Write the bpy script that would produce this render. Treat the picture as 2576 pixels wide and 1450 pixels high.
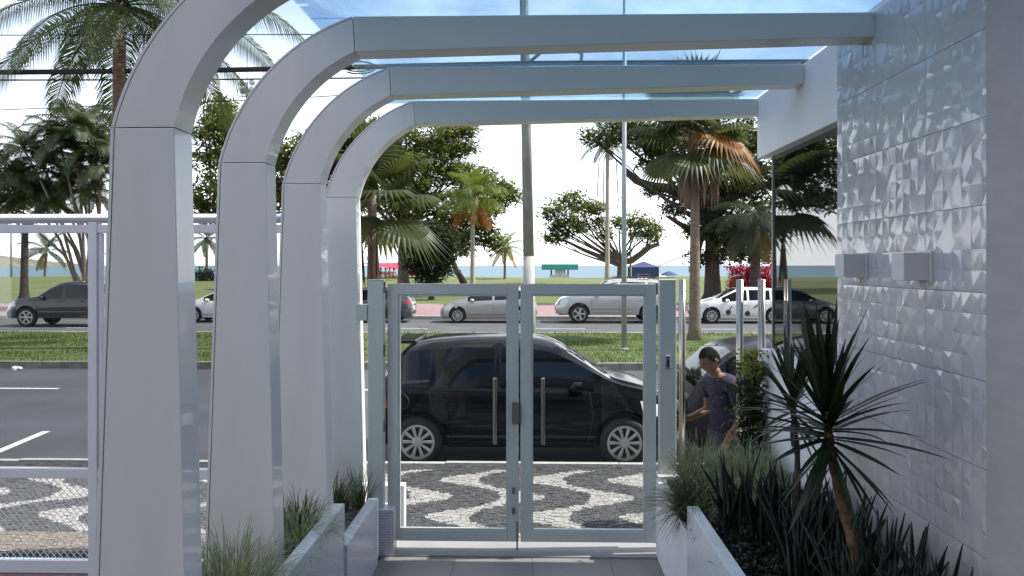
import bpy, math, random
import numpy as np
from mathutils import Vector, Matrix
random.seed(7); RNG = np.random.default_rng(11)
R = math.radians
scene = bpy.context.scene
for o in list(bpy.data.objects): bpy.data.objects.remove(o)
COL = scene.collection

# ------------------------------------------------------------------ camera, sky, sun, exposure
EYE = 2.28          # photographer stands on the entrance stairs: eye height above the pavement
FPX = 2000.0        # focal length in units of a 2576 px wide picture
PSI = math.atan(0.026)
cam = bpy.data.cameras.new('camera'); camo = bpy.data.objects.new('camera', cam); COL.objects.link(camo)
camo.location = (0, 0, EYE); camo.rotation_euler = (R(90), 0, PSI)
cam.sensor_width = 36; cam.lens = 36*FPX/2576; cam.shift_y = -57/2576
cam.clip_start = .05; cam.clip_end = 20000
scene.camera = camo

SUN_AZ, SUN_EL = 86.0, 50.0          # azimuth measured from +Y towards +X
world = bpy.data.worlds.new('World'); scene.world = world; world.use_nodes = True
nt = world.node_tree; N = nt.nodes; L = nt.links
bg = N['Background']; bg.inputs['Strength'].default_value = .12
sky = N.new('ShaderNodeTexSky'); sky.sky_type = 'NISHITA'; sky.sun_disc = False
sky.sun_elevation = R(SUN_EL); sky.sun_rotation = R(SUN_AZ); sky.altitude = 5; sky.air_density = 1.0; sky.dust_density = .4; sky.ozone_density = 1.2
tc = N.new('ShaderNodeTexCoord'); mp = N.new('ShaderNodeMapping'); mp.inputs['Scale'].default_value = (1, 1, 2.6)
nz = N.new('ShaderNodeTexNoise'); nz.inputs['Scale'].default_value = 2.3; nz.inputs['Detail'].default_value = 9; nz.inputs['Roughness'].default_value = .6
cr = N.new('ShaderNodeValToRGB'); cr.color_ramp.elements[0].position = .42; cr.color_ramp.elements[1].position = .66
mx = N.new('ShaderNodeMixRGB'); mx.inputs[2].default_value = (9.5, 9.8, 10.2, 1)
L.new(tc.outputs['Generated'], mp.inputs['Vector']); L.new(mp.outputs[0], nz.inputs['Vector'])
sx = N.new('ShaderNodeSeparateXYZ'); hz = N.new('ShaderNodeMapRange'); hz.interpolation_type = 'SMOOTHSTEP'      # bright humid haze low over the sea, all round
hz.inputs['From Min'].default_value = .0; hz.inputs['From Max'].default_value = .42; hz.inputs['To Min'].default_value = .85; hz.inputs['To Max'].default_value = 0
mxm = N.new('ShaderNodeMath'); mxm.operation = 'MAXIMUM'
L.new(tc.outputs['Generated'], sx.inputs[0]); L.new(sx.outputs['Z'], hz.inputs['Value'])
L.new(nz.outputs['Fac'], cr.inputs[0]); L.new(cr.outputs[0], mxm.inputs[0]); L.new(hz.outputs[0], mxm.inputs[1]); L.new(mxm.outputs[0], mx.inputs[0]); L.new(sky.outputs[0], mx.inputs[1]); L.new(mx.outputs[0], bg.inputs['Color'])
sl = bpy.data.lights.new('sun', 'SUN'); sl.energy = 4.3; sl.angle = R(.53); sl.color = (1, .955, .88)
so = bpy.data.objects.new('sun', sl); COL.objects.link(so)
sdir = Vector((math.sin(R(SUN_AZ))*math.cos(R(SUN_EL)), math.cos(R(SUN_AZ))*math.cos(R(SUN_EL)), math.sin(R(SUN_EL))))
so.rotation_euler = (-sdir).to_track_quat('-Z', 'Y').to_euler(); so.location = (20, 5, 40)
scene.view_settings.view_transform = 'Standard'; scene.view_settings.look = 'None'
scene.view_settings.gamma = 1; scene.view_settings.exposure = 0.92
scene.render.engine = 'CYCLES'
scene.cycles.max_bounces = 10; scene.cycles.transparent_max_bounces = 24

# ------------------------------------------------------------------ picture to place
def ray(u, v):
    r = (u-1288)/FPX
    return (-math.sin(PSI)+math.cos(PSI)*r, math.cos(PSI)+math.sin(PSI)*r, -(v-668)/FPX)
def P(u, v, Y):
    d = ray(u, v); t = Y/d[1]; return Vector((d[0]*t, Y, EYE+d[2]*t))
def PX(u, Y): return P(u, 668, Y).x
def PZ(v, Y): return P(1288, v, Y).z
def ground(y):           # garden between the far road and the beach rises to a low bank
    if y < 50: return 0.0
    if y < 78: return 1.15*(0.5-0.5*math.cos(math.pi*(y-50)/28))
    if y < 110: return 1.15-2.3*(0.5-0.5*math.cos(math.pi*(y-78)/32))
    return -1.15

# ------------------------------------------------------------------ materials
MATS = {}
def _nt(name):
    m = bpy.data.materials.new(name); m.use_nodes = True; MATS[name] = m
    return m, m.node_tree, m.node_tree.nodes['Principled BSDF']
def mat(name, col, rough=.6, var=0., scale=8., metal=0., spec=.5, bump=0., bscale=None, coat=0., col2=None, detail=5, ior=None, stretch=None):
    m, t, b = _nt(name)
    b.inputs['Roughness'].default_value = rough; b.inputs['Metallic'].default_value = metal
    b.inputs['Specular IOR Level'].default_value = spec; b.inputs['Coat Weight'].default_value = coat; b.inputs['Coat Roughness'].default_value = .03
    if ior: b.inputs['IOR'].default_value = ior
    c = (*col, 1); b.inputs['Base Color'].default_value = c
    if var or bump or col2:
        g = t.nodes.new('ShaderNodeNewGeometry'); n = t.nodes.new('ShaderNodeTexNoise')
        n.inputs['Scale'].default_value = scale; n.inputs['Detail'].default_value = detail
        src = g.outputs['Position']
        if stretch:
            mpp = t.nodes.new('ShaderNodeMapping'); mpp.inputs['Scale'].default_value = stretch; t.links.new(src, mpp.inputs['Vector']); src = mpp.outputs[0]
        t.links.new(src, n.inputs['Vector'])
        if var or col2:
            r = t.nodes.new('ShaderNodeValToRGB'); r.color_ramp.elements[0].position = .3; r.color_ramp.elements[1].position = .7
            a = col2 if col2 else tuple(x*(1-var) for x in col); d = col if col2 else tuple(min(1, x*(1+var)) for x in col)
            r.color_ramp.elements[0].color = (*a, 1); r.color_ramp.elements[1].color = (*d, 1)
            t.links.new(n.outputs['Fac'], r.inputs[0]); t.links.new(r.outputs[0], b.inputs['Base Color'])
        if bump:
            n2 = n
            if bscale:
                n2 = t.nodes.new('ShaderNodeTexNoise'); n2.inputs['Scale'].default_value = bscale; n2.inputs['Detail'].default_value = 4; t.links.new(src, n2.inputs['Vector'])
            bp = t.nodes.new('ShaderNodeBump'); bp.inputs['Strength'].default_value = bump; bp.inputs['Distance'].default_value = .02
            t.links.new(n2.outputs['Fac'], bp.inputs['Height']); t.links.new(bp.outputs[0], b.inputs['Normal'])
    return m
def leafmat(name, col, trans=.45, rough=.45, var=.35, scale=1.5, tcol=None):
    m = bpy.data.materials.new(name); m.use_nodes = True; MATS[name] = m; t = m.node_tree; b = t.nodes['Principled BSDF']
    b.inputs['Roughness'].default_value = rough; b.inputs['Specular IOR Level'].default_value = .35
    tr = t.nodes.new('ShaderNodeBsdfTranslucent'); mxs = t.nodes.new('ShaderNodeMixShader'); mxs.inputs[0].default_value = trans
    g = t.nodes.new('ShaderNodeNewGeometry'); n = t.nodes.new('ShaderNodeTexNoise'); n.inputs['Scale'].default_value = scale; n.inputs['Detail'].default_value = 6
    r = t.nodes.new('ShaderNodeValToRGB'); r.color_ramp.elements[0].position = .32; r.color_ramp.elements[1].position = .68
    r.color_ramp.elements[0].color = (*[x*(1-var) for x in col], 1); r.color_ramp.elements[1].color = (*[x*(1+var) for x in col], 1)
    t.links.new(g.outputs['Position'], n.inputs['Vector']); t.links.new(n.outputs['Fac'], r.inputs[0]); t.links.new(r.outputs[0], b.inputs['Base Color'])
    tcol = tcol or (col[0]*1.5, col[1]*1.5, col[2]*.7); mm = t.nodes.new('ShaderNodeMixRGB'); mm.blend_type = 'MIX'; mm.inputs[0].default_value = .7
    t.links.new(r.outputs[0], mm.inputs[1]); mm.inputs[2].default_value = (*tcol, 1); t.links.new(mm.outputs[0], tr.inputs['Color'])
    t.links.new(b.outputs[0], mxs.inputs[1]); t.links.new(tr.outputs[0], mxs.inputs[2]); t.links.new(mxs.outputs[0], t.nodes['Material Output'].inputs['Surface'])
    return m
def glassmat(name, tint, refl=1.45):
    m = bpy.data.materials.new(name); m.use_nodes = True; MATS[name] = m; t = m.node_tree
    t.nodes.remove(t.nodes['Principled BSDF'])
    tr = t.nodes.new('ShaderNodeBsdfTransparent'); tr.inputs[0].default_value = (*tint, 1)
    gl = t.nodes.new('ShaderNodeBsdfGlossy'); gl.inputs['Roughness'].default_value = .012; gl.inputs['Color'].default_value = (.9, .95, .95, 1)
    fr = t.nodes.new('ShaderNodeFresnel'); mxs = t.nodes.new('ShaderNodeMixShader')
    ge = t.nodes.new('ShaderNodeNewGeometry'); mr = t.nodes.new('ShaderNodeMapRange')      # thin pane: same reflectance from both sides
    mr.inputs['To Min'].default_value = refl; mr.inputs['To Max'].default_value = 1/refl
    t.links.new(ge.outputs['Backfacing'], mr.inputs['Value']); t.links.new(mr.outputs[0], fr.inputs[0])
    t.links.new(fr.outputs[0], mxs.inputs[0]); t.links.new(tr.outputs[0], mxs.inputs[1]); t.links.new(gl.outputs[0], mxs.inputs[2])
    t.links.new(mxs.outputs[0], t.nodes['Material Output'].inputs['Surface'])
    return m

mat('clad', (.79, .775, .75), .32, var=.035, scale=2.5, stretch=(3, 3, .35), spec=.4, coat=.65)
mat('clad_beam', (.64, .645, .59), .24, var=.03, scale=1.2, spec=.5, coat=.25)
mat('gatepaint', (.60, .63, .60), .38, var=.03, scale=2)
mat('whitepaint', (.74, .75, .78), .4, var=.03, scale=3)
mat('fascia', (.84, .80, .77), .55, var=.04, scale=2)
mat('stucco', (.40, .375, .365), .75, var=.06, scale=5, bump=.15, bscale=120, stretch=(1, 1, 3))
mat('ceramic', (.50, .495, .495), .14, var=.03, scale=3, spec=.6, coat=.6)
mat('wallwhite', (.74, .74, .76), .6, var=.05, scale=3)
mat('steel', (.40, .37, .33), .2, metal=1)
mat('lockgrey', (.22, .22, .20), .4, metal=.4)
mat('darkgap', (.02, .02, .022), .6)
mat('concrete', (.20, .195, .185), .85, var=.25, scale=4, bump=.3, bscale=60)
mat('poleconcrete', (.23, .225, .215), .85, var=.22, scale=3, bump=.2, bscale=40)
mat('polepaint', (.36, .355, .34), .8, var=.2, scale=4)
mat('galv', (.33, .35, .37), .5, metal=.3, var=.1)
mat('asphalt', (.092, .098, .118), .8, col2=(.066, .067, .076), scale=.55, bump=.35, bscale=90, spec=.3, detail=9)
mat('asphalt_far', (.11, .11, .115), .85, var=.15, scale=.8, bump=.3, bscale=60, spec=.3)
mat('roadpaint', (.68, .68, .66), .7, var=.12, scale=14)
mat('kerb', (.40, .39, .37), .85, var=.2, scale=5, bump=.3, bscale=50)
mat('kerbdark', (.22, .205, .18), .9, var=.35, scale=3, bump=.3, bscale=40)
mat('grout', (.095, .09, .085), .95, var=.3, scale=25)
mat('sandgrit', (.20, .165, .13), .95, var=.3, scale=10, bump=.4, bscale=60)
mat('stone_white', (.315, .30, .285), .75, var=.22, scale=11, bump=.25, bscale=70)
mat('stone_dark', (.062, .06, .062), .7, var=.4, scale=9, bump=.25, bscale=70)
mat('floortile', (.19, .182, .178), .5, var=.08, scale=2.2, bump=.05, bscale=40)
mat('threshold', (.26, .255, .25), .5, var=.06, scale=3)
mat('soil', (.045, .03, .024), .95, var=.4, scale=15, bump=.6, bscale=30)
mat('redsoil', (.07, .03, .03), .95, var=.3, scale=12)
mat('lawn', (.075, .115, .022), .9, var=.4, scale=1.3, col2=(.105, .125, .035), bump=.5, bscale=40, detail=8)
mat('lawn_far', (.085, .125, .025), .9, col2=(.14, .145, .045), scale=.25, detail=9)
mat('pinkpath', (.30, .19, .19), .9, var=.12, scale=2)
mat('sand', (.42, .36, .27), .95, var=.1, scale=.6)
mat('sea', (.075, .145, .185), .48, var=.12, scale=.05, bump=.25, bscale=.8, spec=.5)
mat('hillgreen', (.20, .17, .12), .95, var=.35, scale=.02, detail=9)
mat('bark', (.10, .078, .062), .95, var=.4, scale=6, bump=.7, bscale=22)
mat('barkdark', (.045, .036, .03), .95, var=.4, scale=6, bump=.7, bscale=22)
mat('palmbark', (.19, .145, .115), .95, var=.3, scale=5, bump=.6, bscale=18, stretch=(1, 1, 4))
mat('palmbarkpale', (.34, .30, .26), .9, var=.25, scale=5, bump=.4, bscale=18, stretch=(1, 1, 4))
mat('palmbarkbrown', (.17, .10, .075), .95, var=.35, scale=5, bump=.6, bscale=18, stretch=(1, 1, 4))
mat('drac_trunk', (.20, .115, .06), .95, col2=(.022, .016, .012), scale=24, bump=.7, bscale=40)
leafmat('leaf_almond', (.09, .12, .036), trans=.5); leafmat('leaf_almond_yellow', (.14, .15, .04), tcol=(.25, .22, .03))
leafmat('leaf_dark', (.024, .038, .014), trans=.3, rough=.7); leafmat('leaf_ficus', (.044, .06, .02), trans=.4)
leafmat('frond', (.042, .062, .022), trans=.4); leafmat('frond_blue', (.06, .085, .055), trans=.35); leafmat('frond_yellow', (.22, .16, .03), trans=.5, tcol=(.35, .24, .04))
leafmat('frond_old', (.12, .10, .03), trans=.5, tcol=(.2, .15, .03)); leafmat('frond_queen', (.13, .17, .035), trans=.5); leafmat('frond_orange', (.24, .11, .025), trans=.45, var=.6, scale=5, tcol=(.4, .17, .02)); leafmat('frond_dead', (.16, .10, .07), trans=.3, tcol=(.2, .1, .05))
leafmat('fan_green', (.036, .055, .02), trans=.4, tcol=(.12, .13, .03))
leafmat('drac', (.016, .030, .011), trans=.2, rough=.42, var=.5, scale=7); leafmat('spear', (.012, .018, .011), trans=.05, rough=.5); leafmat('cover', (.022, .032, .018), trans=.2)
leafmat('grass_grey', (.25, .30, .18), trans=.3, scale=22, var=.6); leafmat('grass_green', (.05, .075, .025), trans=.35, scale=9)
leafmat('grass_lawn', (.085, .13, .025), trans=.4, scale=.8); leafmat('bush_green', (.03, .05, .015), trans=.3); leafmat('bush_yellow', (.20, .22, .03), trans=.4)
leafmat('redleaf', (.30, .02, .05), trans=.4, tcol=(.5, .03, .07), scale=3)
glassmat('glass_clear', (.95, .965, .96), 1.34); glassmat('glass_canopy', (.66, .79, .91), 1.5); glassmat('glass_fence', (.80, .82, .82))
mat('glass_dark', (.006, .008, .009), .015, spec=1., ior=2.3)
mat('cable', (.015, .015, .022), .7)
mat('mosaic', (.62, .63, .66), .3, spec=.5)
_m = MATS['mosaic']; _t = _m.node_tree; _b = _t.nodes['Principled BSDF']
_g = _t.nodes.new('ShaderNodeNewGeometry'); _s = _t.nodes.new('ShaderNodeSeparateXYZ'); _c = _t.nodes.new('ShaderNodeCombineXYZ'); _a = _t.nodes.new('ShaderNodeMath')
_t.links.new(_g.outputs['Position'], _s.inputs[0]); _t.links.new(_s.outputs['X'], _a.inputs[0]); _t.links.new(_s.outputs['Y'], _a.inputs[1]); _t.links.new(_a.outputs[0], _c.inputs['X']); _t.links.new(_s.outputs['Z'], _c.inputs['Y'])
_k = _t.nodes.new('ShaderNodeTexBrick'); _k.offset = 0; _k.inputs['Scale'].default_value = 1; _k.inputs['Brick Width'].default_value = .021; _k.inputs['Row Height'].default_value = .021; _k.inputs['Mortar Size'].default_value = .0016
_k.inputs['Color1'].default_value = (.70, .71, .74, 1); _k.inputs['Color2'].default_value = (.58, .60, .64, 1); _k.inputs['Mortar'].default_value = (.36, .36, .38, 1)
_t.links.new(_c.outputs[0], _k.inputs['Vector']); _t.links.new(_k.outputs['Color'], _b.inputs['Base Color'])
def paint(name, col, metal=0., rough=.28): return mat(name, col, rough, metal=metal, spec=.5, coat=1.)
mat('car_black', (.002, .0025, .0045), .14, spec=.1, coat=.3); paint('car_silver', (.42, .41, .39), .55, .35); paint('car_silver2', (.46, .46, .46), .5, .35)
paint('car_white', (.74, .74, .73)); paint('car_grey', (.016, .016, .018), .2, .3); paint('car_greengrey', (.06, .075, .085), .4); mat('car_wine', (.018, .011, .020), .3, spec=.25, coat=.12)
mat('carglass', (.003, .0035, .004), .03, spec=.5); mat('rubber', (.012, .012, .012), .75); mat('alloy', (.50, .49, .47), .3, metal=.75); mat('plastic', (.02, .02, .022), .5)
mat('chrome', (.75, .75, .75), .12, metal=1); mat('lamp_red', (.45, .015, .03), .2, coat=.6); mat('lamp_clear', (.62, .64, .66), .12, coat=.8); mat('stickerblack', (.03, .03, .03), .5)
mat('redcanvas', (.62, .04, .09), .8, var=.12); mat('bluecanvas', (.035, .05, .14), .8, var=.15); mat('tealroof', (.06, .30, .30), .7, var=.1); mat('whitecanvas', (.7, .7, .7), .8)
mat('skin', (.20, .09, .05), .55, var=.1, scale=20); mat('shirt_purple', (.018, .012, .034), .85, var=.25, scale=12); mat('trousers', (.03, .035, .05), .9, var=.2); mat('hair', (.008, .006, .005), .9, spec=.1); mat('shirt_red', (.4, .06, .05), .85); mat('shirt_white', (.6, .6, .58), .85)
mat('sconce', (.66, .63, .60), .5, var=.04); mat('bldg', (.60, .60, .60), .8, var=.05, scale=1); mat('bldg_back', (.17, .165, .16), .8, var=.05, scale=1)

# ------------------------------------------------------------------ mesh helpers
class MB:
    def __init__(s): s.v = []; s.f = []
    def add(s, vs, fs):
        n = len(s.v); s.v += [tuple(x) for x in vs]; s.f += [tuple(i+n for i in f) for f in fs]; return s
    def box(s, x0, x1, y0, y1, z0, z1):
        return s.add([(x0,y0,z0),(x1,y0,z0),(x1,y1,z0),(x0,y1,z0),(x0,y0,z1),(x1,y0,z1),(x1,y1,z1),(x0,y1,z1)],
                     [(0,3,2,1),(4,5,6,7),(0,1,5,4),(1,2,6,5),(2,3,7,6),(3,0,4,7)])
    def prism(s, poly, y0, y1):        # polygon in XZ (counter-clockwise seen from -Y), extruded along Y
        n = len(poly); vs = [(x, y0, z) for x, z in poly]+[(x, y1, z) for x, z in poly]
        fs = [tuple(range(n)), tuple(range(2*n-1, n-1, -1))]+[(i, i+n, (i+1) % n+n, (i+1) % n) for i in range(n)]
        return s.add(vs, fs)
    def band(s, A, B, y0, y1):         # strip between two matching XZ polylines, extruded along Y
        n = len(A); vs = []
        for (a, b) in zip(A, B): vs += [(a[0], y0, a[1]), (b[0], y0, b[1]), (b[0], y1, b[1]), (a[0], y1, a[1])]
        fs = [(0, 3, 2, 1), (4*n-4, 4*n-3, 4*n-2, 4*n-1)]
        for i in range(n-1):
            p = 4*i; q = p+4
            for k in range(4): fs.append((p+k, p+(k+1) % 4, q+(k+1) % 4, q+k))
        return s.add(vs, fs)
    def tube(s, pts, rad, n=8, cap=True):
        pts = [Vector(p) for p in pts]; m = len(pts)
        if not hasattr(rad, '__len__'): rad = [rad]*m
        vs = []; ref = None
        for i, p in enumerate(pts):
            d = (pts[min(i+1, m-1)]-pts[max(i-1, 0)]).normalized()
            if ref is None or abs(ref.dot(d)) > .95: ref = Vector((0, 0, 1)) if abs(d.z) < .9 else Vector((1, 0, 0))
            a = (ref-d*ref.dot(d)).normalized(); ref = a; b = d.cross(a)
            for k in range(n):
                t = 2*math.pi*k/n; vs.append(p+(a*math.cos(t)+b*math.sin(t))*rad[i])
        fs = [(i*n+k, i*n+(k+1) % n, (i+1)*n+(k+1) % n, (i+1)*n+k) for i in range(m-1) for k in range(n)]
        if cap: fs += [tuple(range(n-1, -1, -1)), tuple((m-1)*n+k for k in range(n))]
        return s.add(vs, fs)
    def lathe(s, prof, n=24, axis='z', c=(0, 0, 0)):
        vs = []
        for r, h in prof:
            for k in range(n):
                t = 2*math.pi*k/n; p = (r*math.cos(t), r*math.sin(t), h)
                if axis == 'y': p = (p[0], p[2], p[1])
                vs.append((p[0]+c[0], p[1]+c[1], p[2]+c[2]))
        m = len(prof)
        return s.add(vs, [(i*n+k, i*n+(k+1) % n, (i+1)*n+(k+1) % n, (i+1)*n+k) for i in range(m-1) for k in range(n)])
    def mesh(s, name):
        me = bpy.data.meshes.new(name); me.from_pydata(s.v, [], s.f); me.update(); return me
    def build(s, name, m, parent=None, smooth=False, bevel=0, loc=None):
        o = place(name, s.mesh(name), m, parent, loc)
        if smooth: smooth_mesh(o.data)
        if bevel:
            b = o.modifiers.new('bevel', 'BEVEL'); b.width = bevel; b.segments = 2; b.limit_method = 'ANGLE'; b.angle_limit = R(40)
        return o
def smooth_mesh(me, angle=None):
    me.polygons.foreach_set('use_smooth', [True]*len(me.polygons))
    if angle: me.set_sharp_from_angle(angle=R(angle))
def place(name, me, m=None, parent=None, loc=None, rot=None, scale=None):
    o = bpy.data.objects.new(name, me); COL.objects.link(o)
    if m and len(me.materials) == 0: me.materials.append(MATS[m])
    if parent: o.parent = parent
    if loc is not None: o.location = loc
    if rot is not None: o.rotation_euler = rot
    if scale is not None: o.scale = scale if hasattr(scale, '__len__') else (scale,)*3
    return o
def npmesh(name, V, faces_per, m=None):       # V: (n, k, 3) array of n polygons with k corners
    V = np.asarray(V, dtype=np.float32); n, k, _ = V.shape
    me = bpy.data.meshes.new(name); me.vertices.add(n*k); me.vertices.foreach_set('co', V.reshape(-1))
    me.loops.add(n*k); me.loops.foreach_set('vertex_index', np.arange(n*k, dtype=np.int32))
    me.polygons.add(n); me.polygons.foreach_set('loop_start', np.arange(0, n*k, k, dtype=np.int32)); me.polygons.foreach_set('loop_total', np.full(n, k, dtype=np.int32))
    me.update(calc_edges=True)
    if m: me.materials.append(MATS[m])
    return me
def tag(o, label, cat, group=None, kind=None):
    o['label'] = label; o['category'] = cat
    if group: o['group'] = group
    if kind: o['kind'] = kind
    return o
def thing(name, label, cat, loc=(0, 0, 0), rotz=0, group=None):
    o = bpy.data.objects.new(name, None); COL.objects.link(o); o.location = loc; o.rotation_euler = (0, 0, rotz); o.empty_display_size = .2
    return tag(o, label, cat, group)
def struct(o): o['kind'] = 'structure'; return o
def lerp(a, b, t): return a+(b-a)*t
def interp(tab, x):
    if x <= tab[0][0]: return tab[0][1]
    for (a, b), (c, d) in zip(tab, tab[1:]):
        if x <= c: return b+(d-b)*(x-a)/(c-a) if c > a else d
    return tab[-1][1]
def smoothtab(tab, r=.08, n=5):
    return lambda x: sum(interp(tab, x+r*k/n) for k in range(-n, n+1))/(2*n+1)

# ================================================================== SETTING
ROADZ = -.13
Y_WALK0, Y_PAT0, Y_PAT1, Y_KERB = 6.22, 6.72, 8.86, 9.08
Y_MED0, Y_MED1, Y_FAR1 = 18.3, 26.8, 35.4
# far terrain, sea, hill
ys = [35.5, 40, 47, 52, 56, 60, 64, 68, 72, 76, 80, 85, 90, 96, 102, 110, 125]
xs = [-160, -110, -80, -60, -45, -32, -22, -14, -7, 0, 7, 14, 22, 32, 45, 60, 80, 110, 160]
b = MB(); b.add([(x, y, ground(y)+(0.10*math.sin(x*.21+y*.13) if 55 < y < 100 else 0)-.012) for y in ys for x in xs], [(j*len(xs)+i, j*len(xs)+i+1, (j+1)*len(xs)+i+1, (j+1)*len(xs)+i) for j in range(len(ys)-1) for i in range(len(xs)-1)])
struct(b.build('beach_garden_ground', 'lawn_far', smooth=True))
struct(MB().box(-160, 160, 104, 150, -1.6, -1.12).build('beach', 'sand'))
struct(MB().box(-160, 160, 35.55, 47, -.05, .006).build('pink_path', 'pinkpath'))
struct(MB().add([(-9000, 100, -1.5), (9000, 100, -1.5), (9000, 15000, -1.5), (-9000, 15000, -1.5)], [(0, 1, 2, 3)]).build('sea', 'sea'))
b = MB(); hx = [-2600+60*i for i in range(13)]; hv = []
for y, k in ((2400, 0), (2600, .8), (2900, 1), (3200, .6), (3500, 0)):
    for i, x in enumerate(hx):
        e = math.sin(math.pi*i/12)**.7; hv.append((x, y, -3+k*e*(62+14*math.sin(i*1.7+y)+8*math.sin(i*3.1))))
b.add(hv, [(j*13+i, j*13+i+1, (j+1)*13+i+1, (j+1)*13+i) for j in range(4) for i in range(12)])
ho = b.build('hill', 'hillgreen', smooth=True); struct(ho); ho.location = (0, 0, 0)
struct(MB().box(-200, 200, -30, 120, -3, -.6).build('ground', 'soil'))
# roads
struct(MB().box(-120, 120, Y_KERB+.14, Y_MED0+.02, -.5, ROADZ).build('road', 'asphalt'))
rd = bpy.data.objects['road']
def stripe(parent, pts, w, z, m='roadpaint'):
    b = MB(); a, c = Vector(pts[0]), Vector(pts[1]); d = (c-a).normalized(); n = Vector((-d.y, d.x, 0))*w/2
    b.add([a+n, a-n, c-n, c+n], [(0, 1, 2, 3)]); o = b.build('lane_marking', m, parent); o.location.z = z; return o
for x0 in range(-6, 6): stripe(rd, [(-11.3+x0*6.2, 15.3, 0), (-9.25+x0*6.2, 15.3, 0)], .11, ROADZ+.004)
for x0 in (-13.3, -6.85, 5.2, 11): stripe(rd, [(x0, 9.6, 0), (x0-.2, 11.35, 0)], .12, ROADZ+.004)
fr = struct(MB().box(-120, 120, Y_MED1, Y_FAR1-.12, -.5, ROADZ-.002).build('far_road', 'asphalt_far'))
stripe(fr, [(-60, 27.5, 0), (60, 27.5, 0)], .12, ROADZ+.004)
for x0 in range(-6, 7): stripe(fr, [(x0*6., 30.2, 0), (x0*6.+2, 30.2, 0)], .12, ROADZ+.004)
def kerb_line(name, y0, y1, x0, x1, z, m, step=1.0, zb=-.3):
    k = bpy.data.objects.new(name, None); COL.objects.link(k); struct(k)
    me = None
    for i in range(int((x1-x0)/step)):
        if me is None:
            me = MB().box(0, step-.012, y0, y1, zb, z).mesh('kerb_stone')
        o = place('kerb_stone', me, m, k, (x0+i*step, random.uniform(-.006, .006), random.uniform(-.006, .006)))
        if i == 0:
            bv = None
    return k
kerb_line('near_kerb', Y_KERB+.05, Y_KERB+.14, -14, 14, .004, 'kerb')
kerb_line('median_kerb', Y_MED0, Y_MED0+.16, -24, 24, .03, 'kerbdark')
kerb_line('median_far_kerb', Y_MED1-.16, Y_MED1, -32, 32, .03, 'kerb', 2.)
kerb_line('far_kerb', Y_FAR1-.12, Y_FAR1+.16, -40, 40, .02, 'kerb', 2.)
# median
struct(MB().box(-120, 120, Y_MED0+.16, Y_MED1-.16, -.4, .012).build('median_lawn', 'lawn'))
n = 70000; px = RNG.uniform(-24, 20, n); py = RNG.uniform(Y_MED0+.12, Y_MED1-.14, n); h = RNG.uniform(.025, .075, n)*(1+.6*np.sin(px*1.3)*np.sin(py*1.7)); a = RNG.uniform(0, 6.28, n); w = .012
V = np.zeros((n, 3, 3)); V[:, 0] = np.stack([px-w*np.cos(a), py-w*np.sin(a), np.full(n, .005)], 1); V[:, 1] = np.stack([px+w*np.cos(a), py+w*np.sin(a), np.full(n, .005)], 1)
V[:, 2] = np.stack([px+RNG.normal(0, .02, n), py+RNG.normal(0, .02, n), .012+h], 1)
g = place('lawn_grass', npmesh('lawn_grass', V, 3, 'grass_lawn')); tag(g, 'short green lawn grass on the strip between the two roads', 'grass', kind='stuff')
# pavement: Portuguese stones in black and white waves
walk = struct(MB().box(-14, 14, Y_WALK0, Y_KERB+.048, -.4, -.012).build('pavement', 'grout'))
pit = .043; nx = int(18.5/pit); ny = int((Y_KERB+.045-Y_WALK0)/pit); X0 = -11.
gx, gy = np.meshgrid(np.arange(nx+1)*pit+X0, np.arange(ny+1)*pit+Y_WALK0+.01, indexing='ij')
gx = gx+RNG.uniform(-.018, .018, gx.shape)*.84+.02*np.sin(gy*23+gx*5); gy = gy+RNG.uniform(-.017, .017, gy.shape)+.014*np.sin(gx*17)
c4 = np.stack([np.stack([gx[:-1, :-1], gy[:-1, :-1]], -1), np.stack([gx[1:, :-1], gy[1:, :-1]], -1), np.stack([gx[1:, 1:], gy[1:, 1:]], -1), np.stack([gx[:-1, 1:], gy[:-1, 1:]], -1)], 2).reshape(-1, 4, 2)
cen = c4.mean(1); c4 = cen[:, None]+(c4-cen[:, None])*.885
ph = 2*math.pi*(cen[:, 1]-7.2)/1.25; off = (cen[:, 0]-(-.44-.335*np.cos(ph))+.445) % .89-.445
white = (np.abs(off) < .095+.115*np.cos(ph)**2) & (cen[:, 1] > Y_PAT0) & (cen[:, 1] < Y_PAT1)
grit = cen[:, 1] < Y_PAT0-.02
top = np.concatenate([c4, RNG.uniform(-.003, .004, (len(c4), 1, 1))+np.zeros((len(c4), 4, 1))], 2)
top[:, :, 2] += RNG.uniform(-.0015, .0015, (len(c4), 4))
bot = top.copy(); bot[:, :, 2] = -.02; bot[:, :, :2] = cen[:, None]+(top[:, :, :2]-cen[:, None])*1.06
def stones(idx, name, m, kind=None):
    T = top[idx]; B = bot[idx]
    quads = [T]+[np.stack([B[:, i], B[:, (i+1) % 4], T[:, (i+1) % 4], T[:, i]], 1) for i in range(4)]
    o = place(name, npmesh(name, np.concatenate(quads), 4, m), None, walk)
    if kind: o['kind'] = kind
    return o
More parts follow.
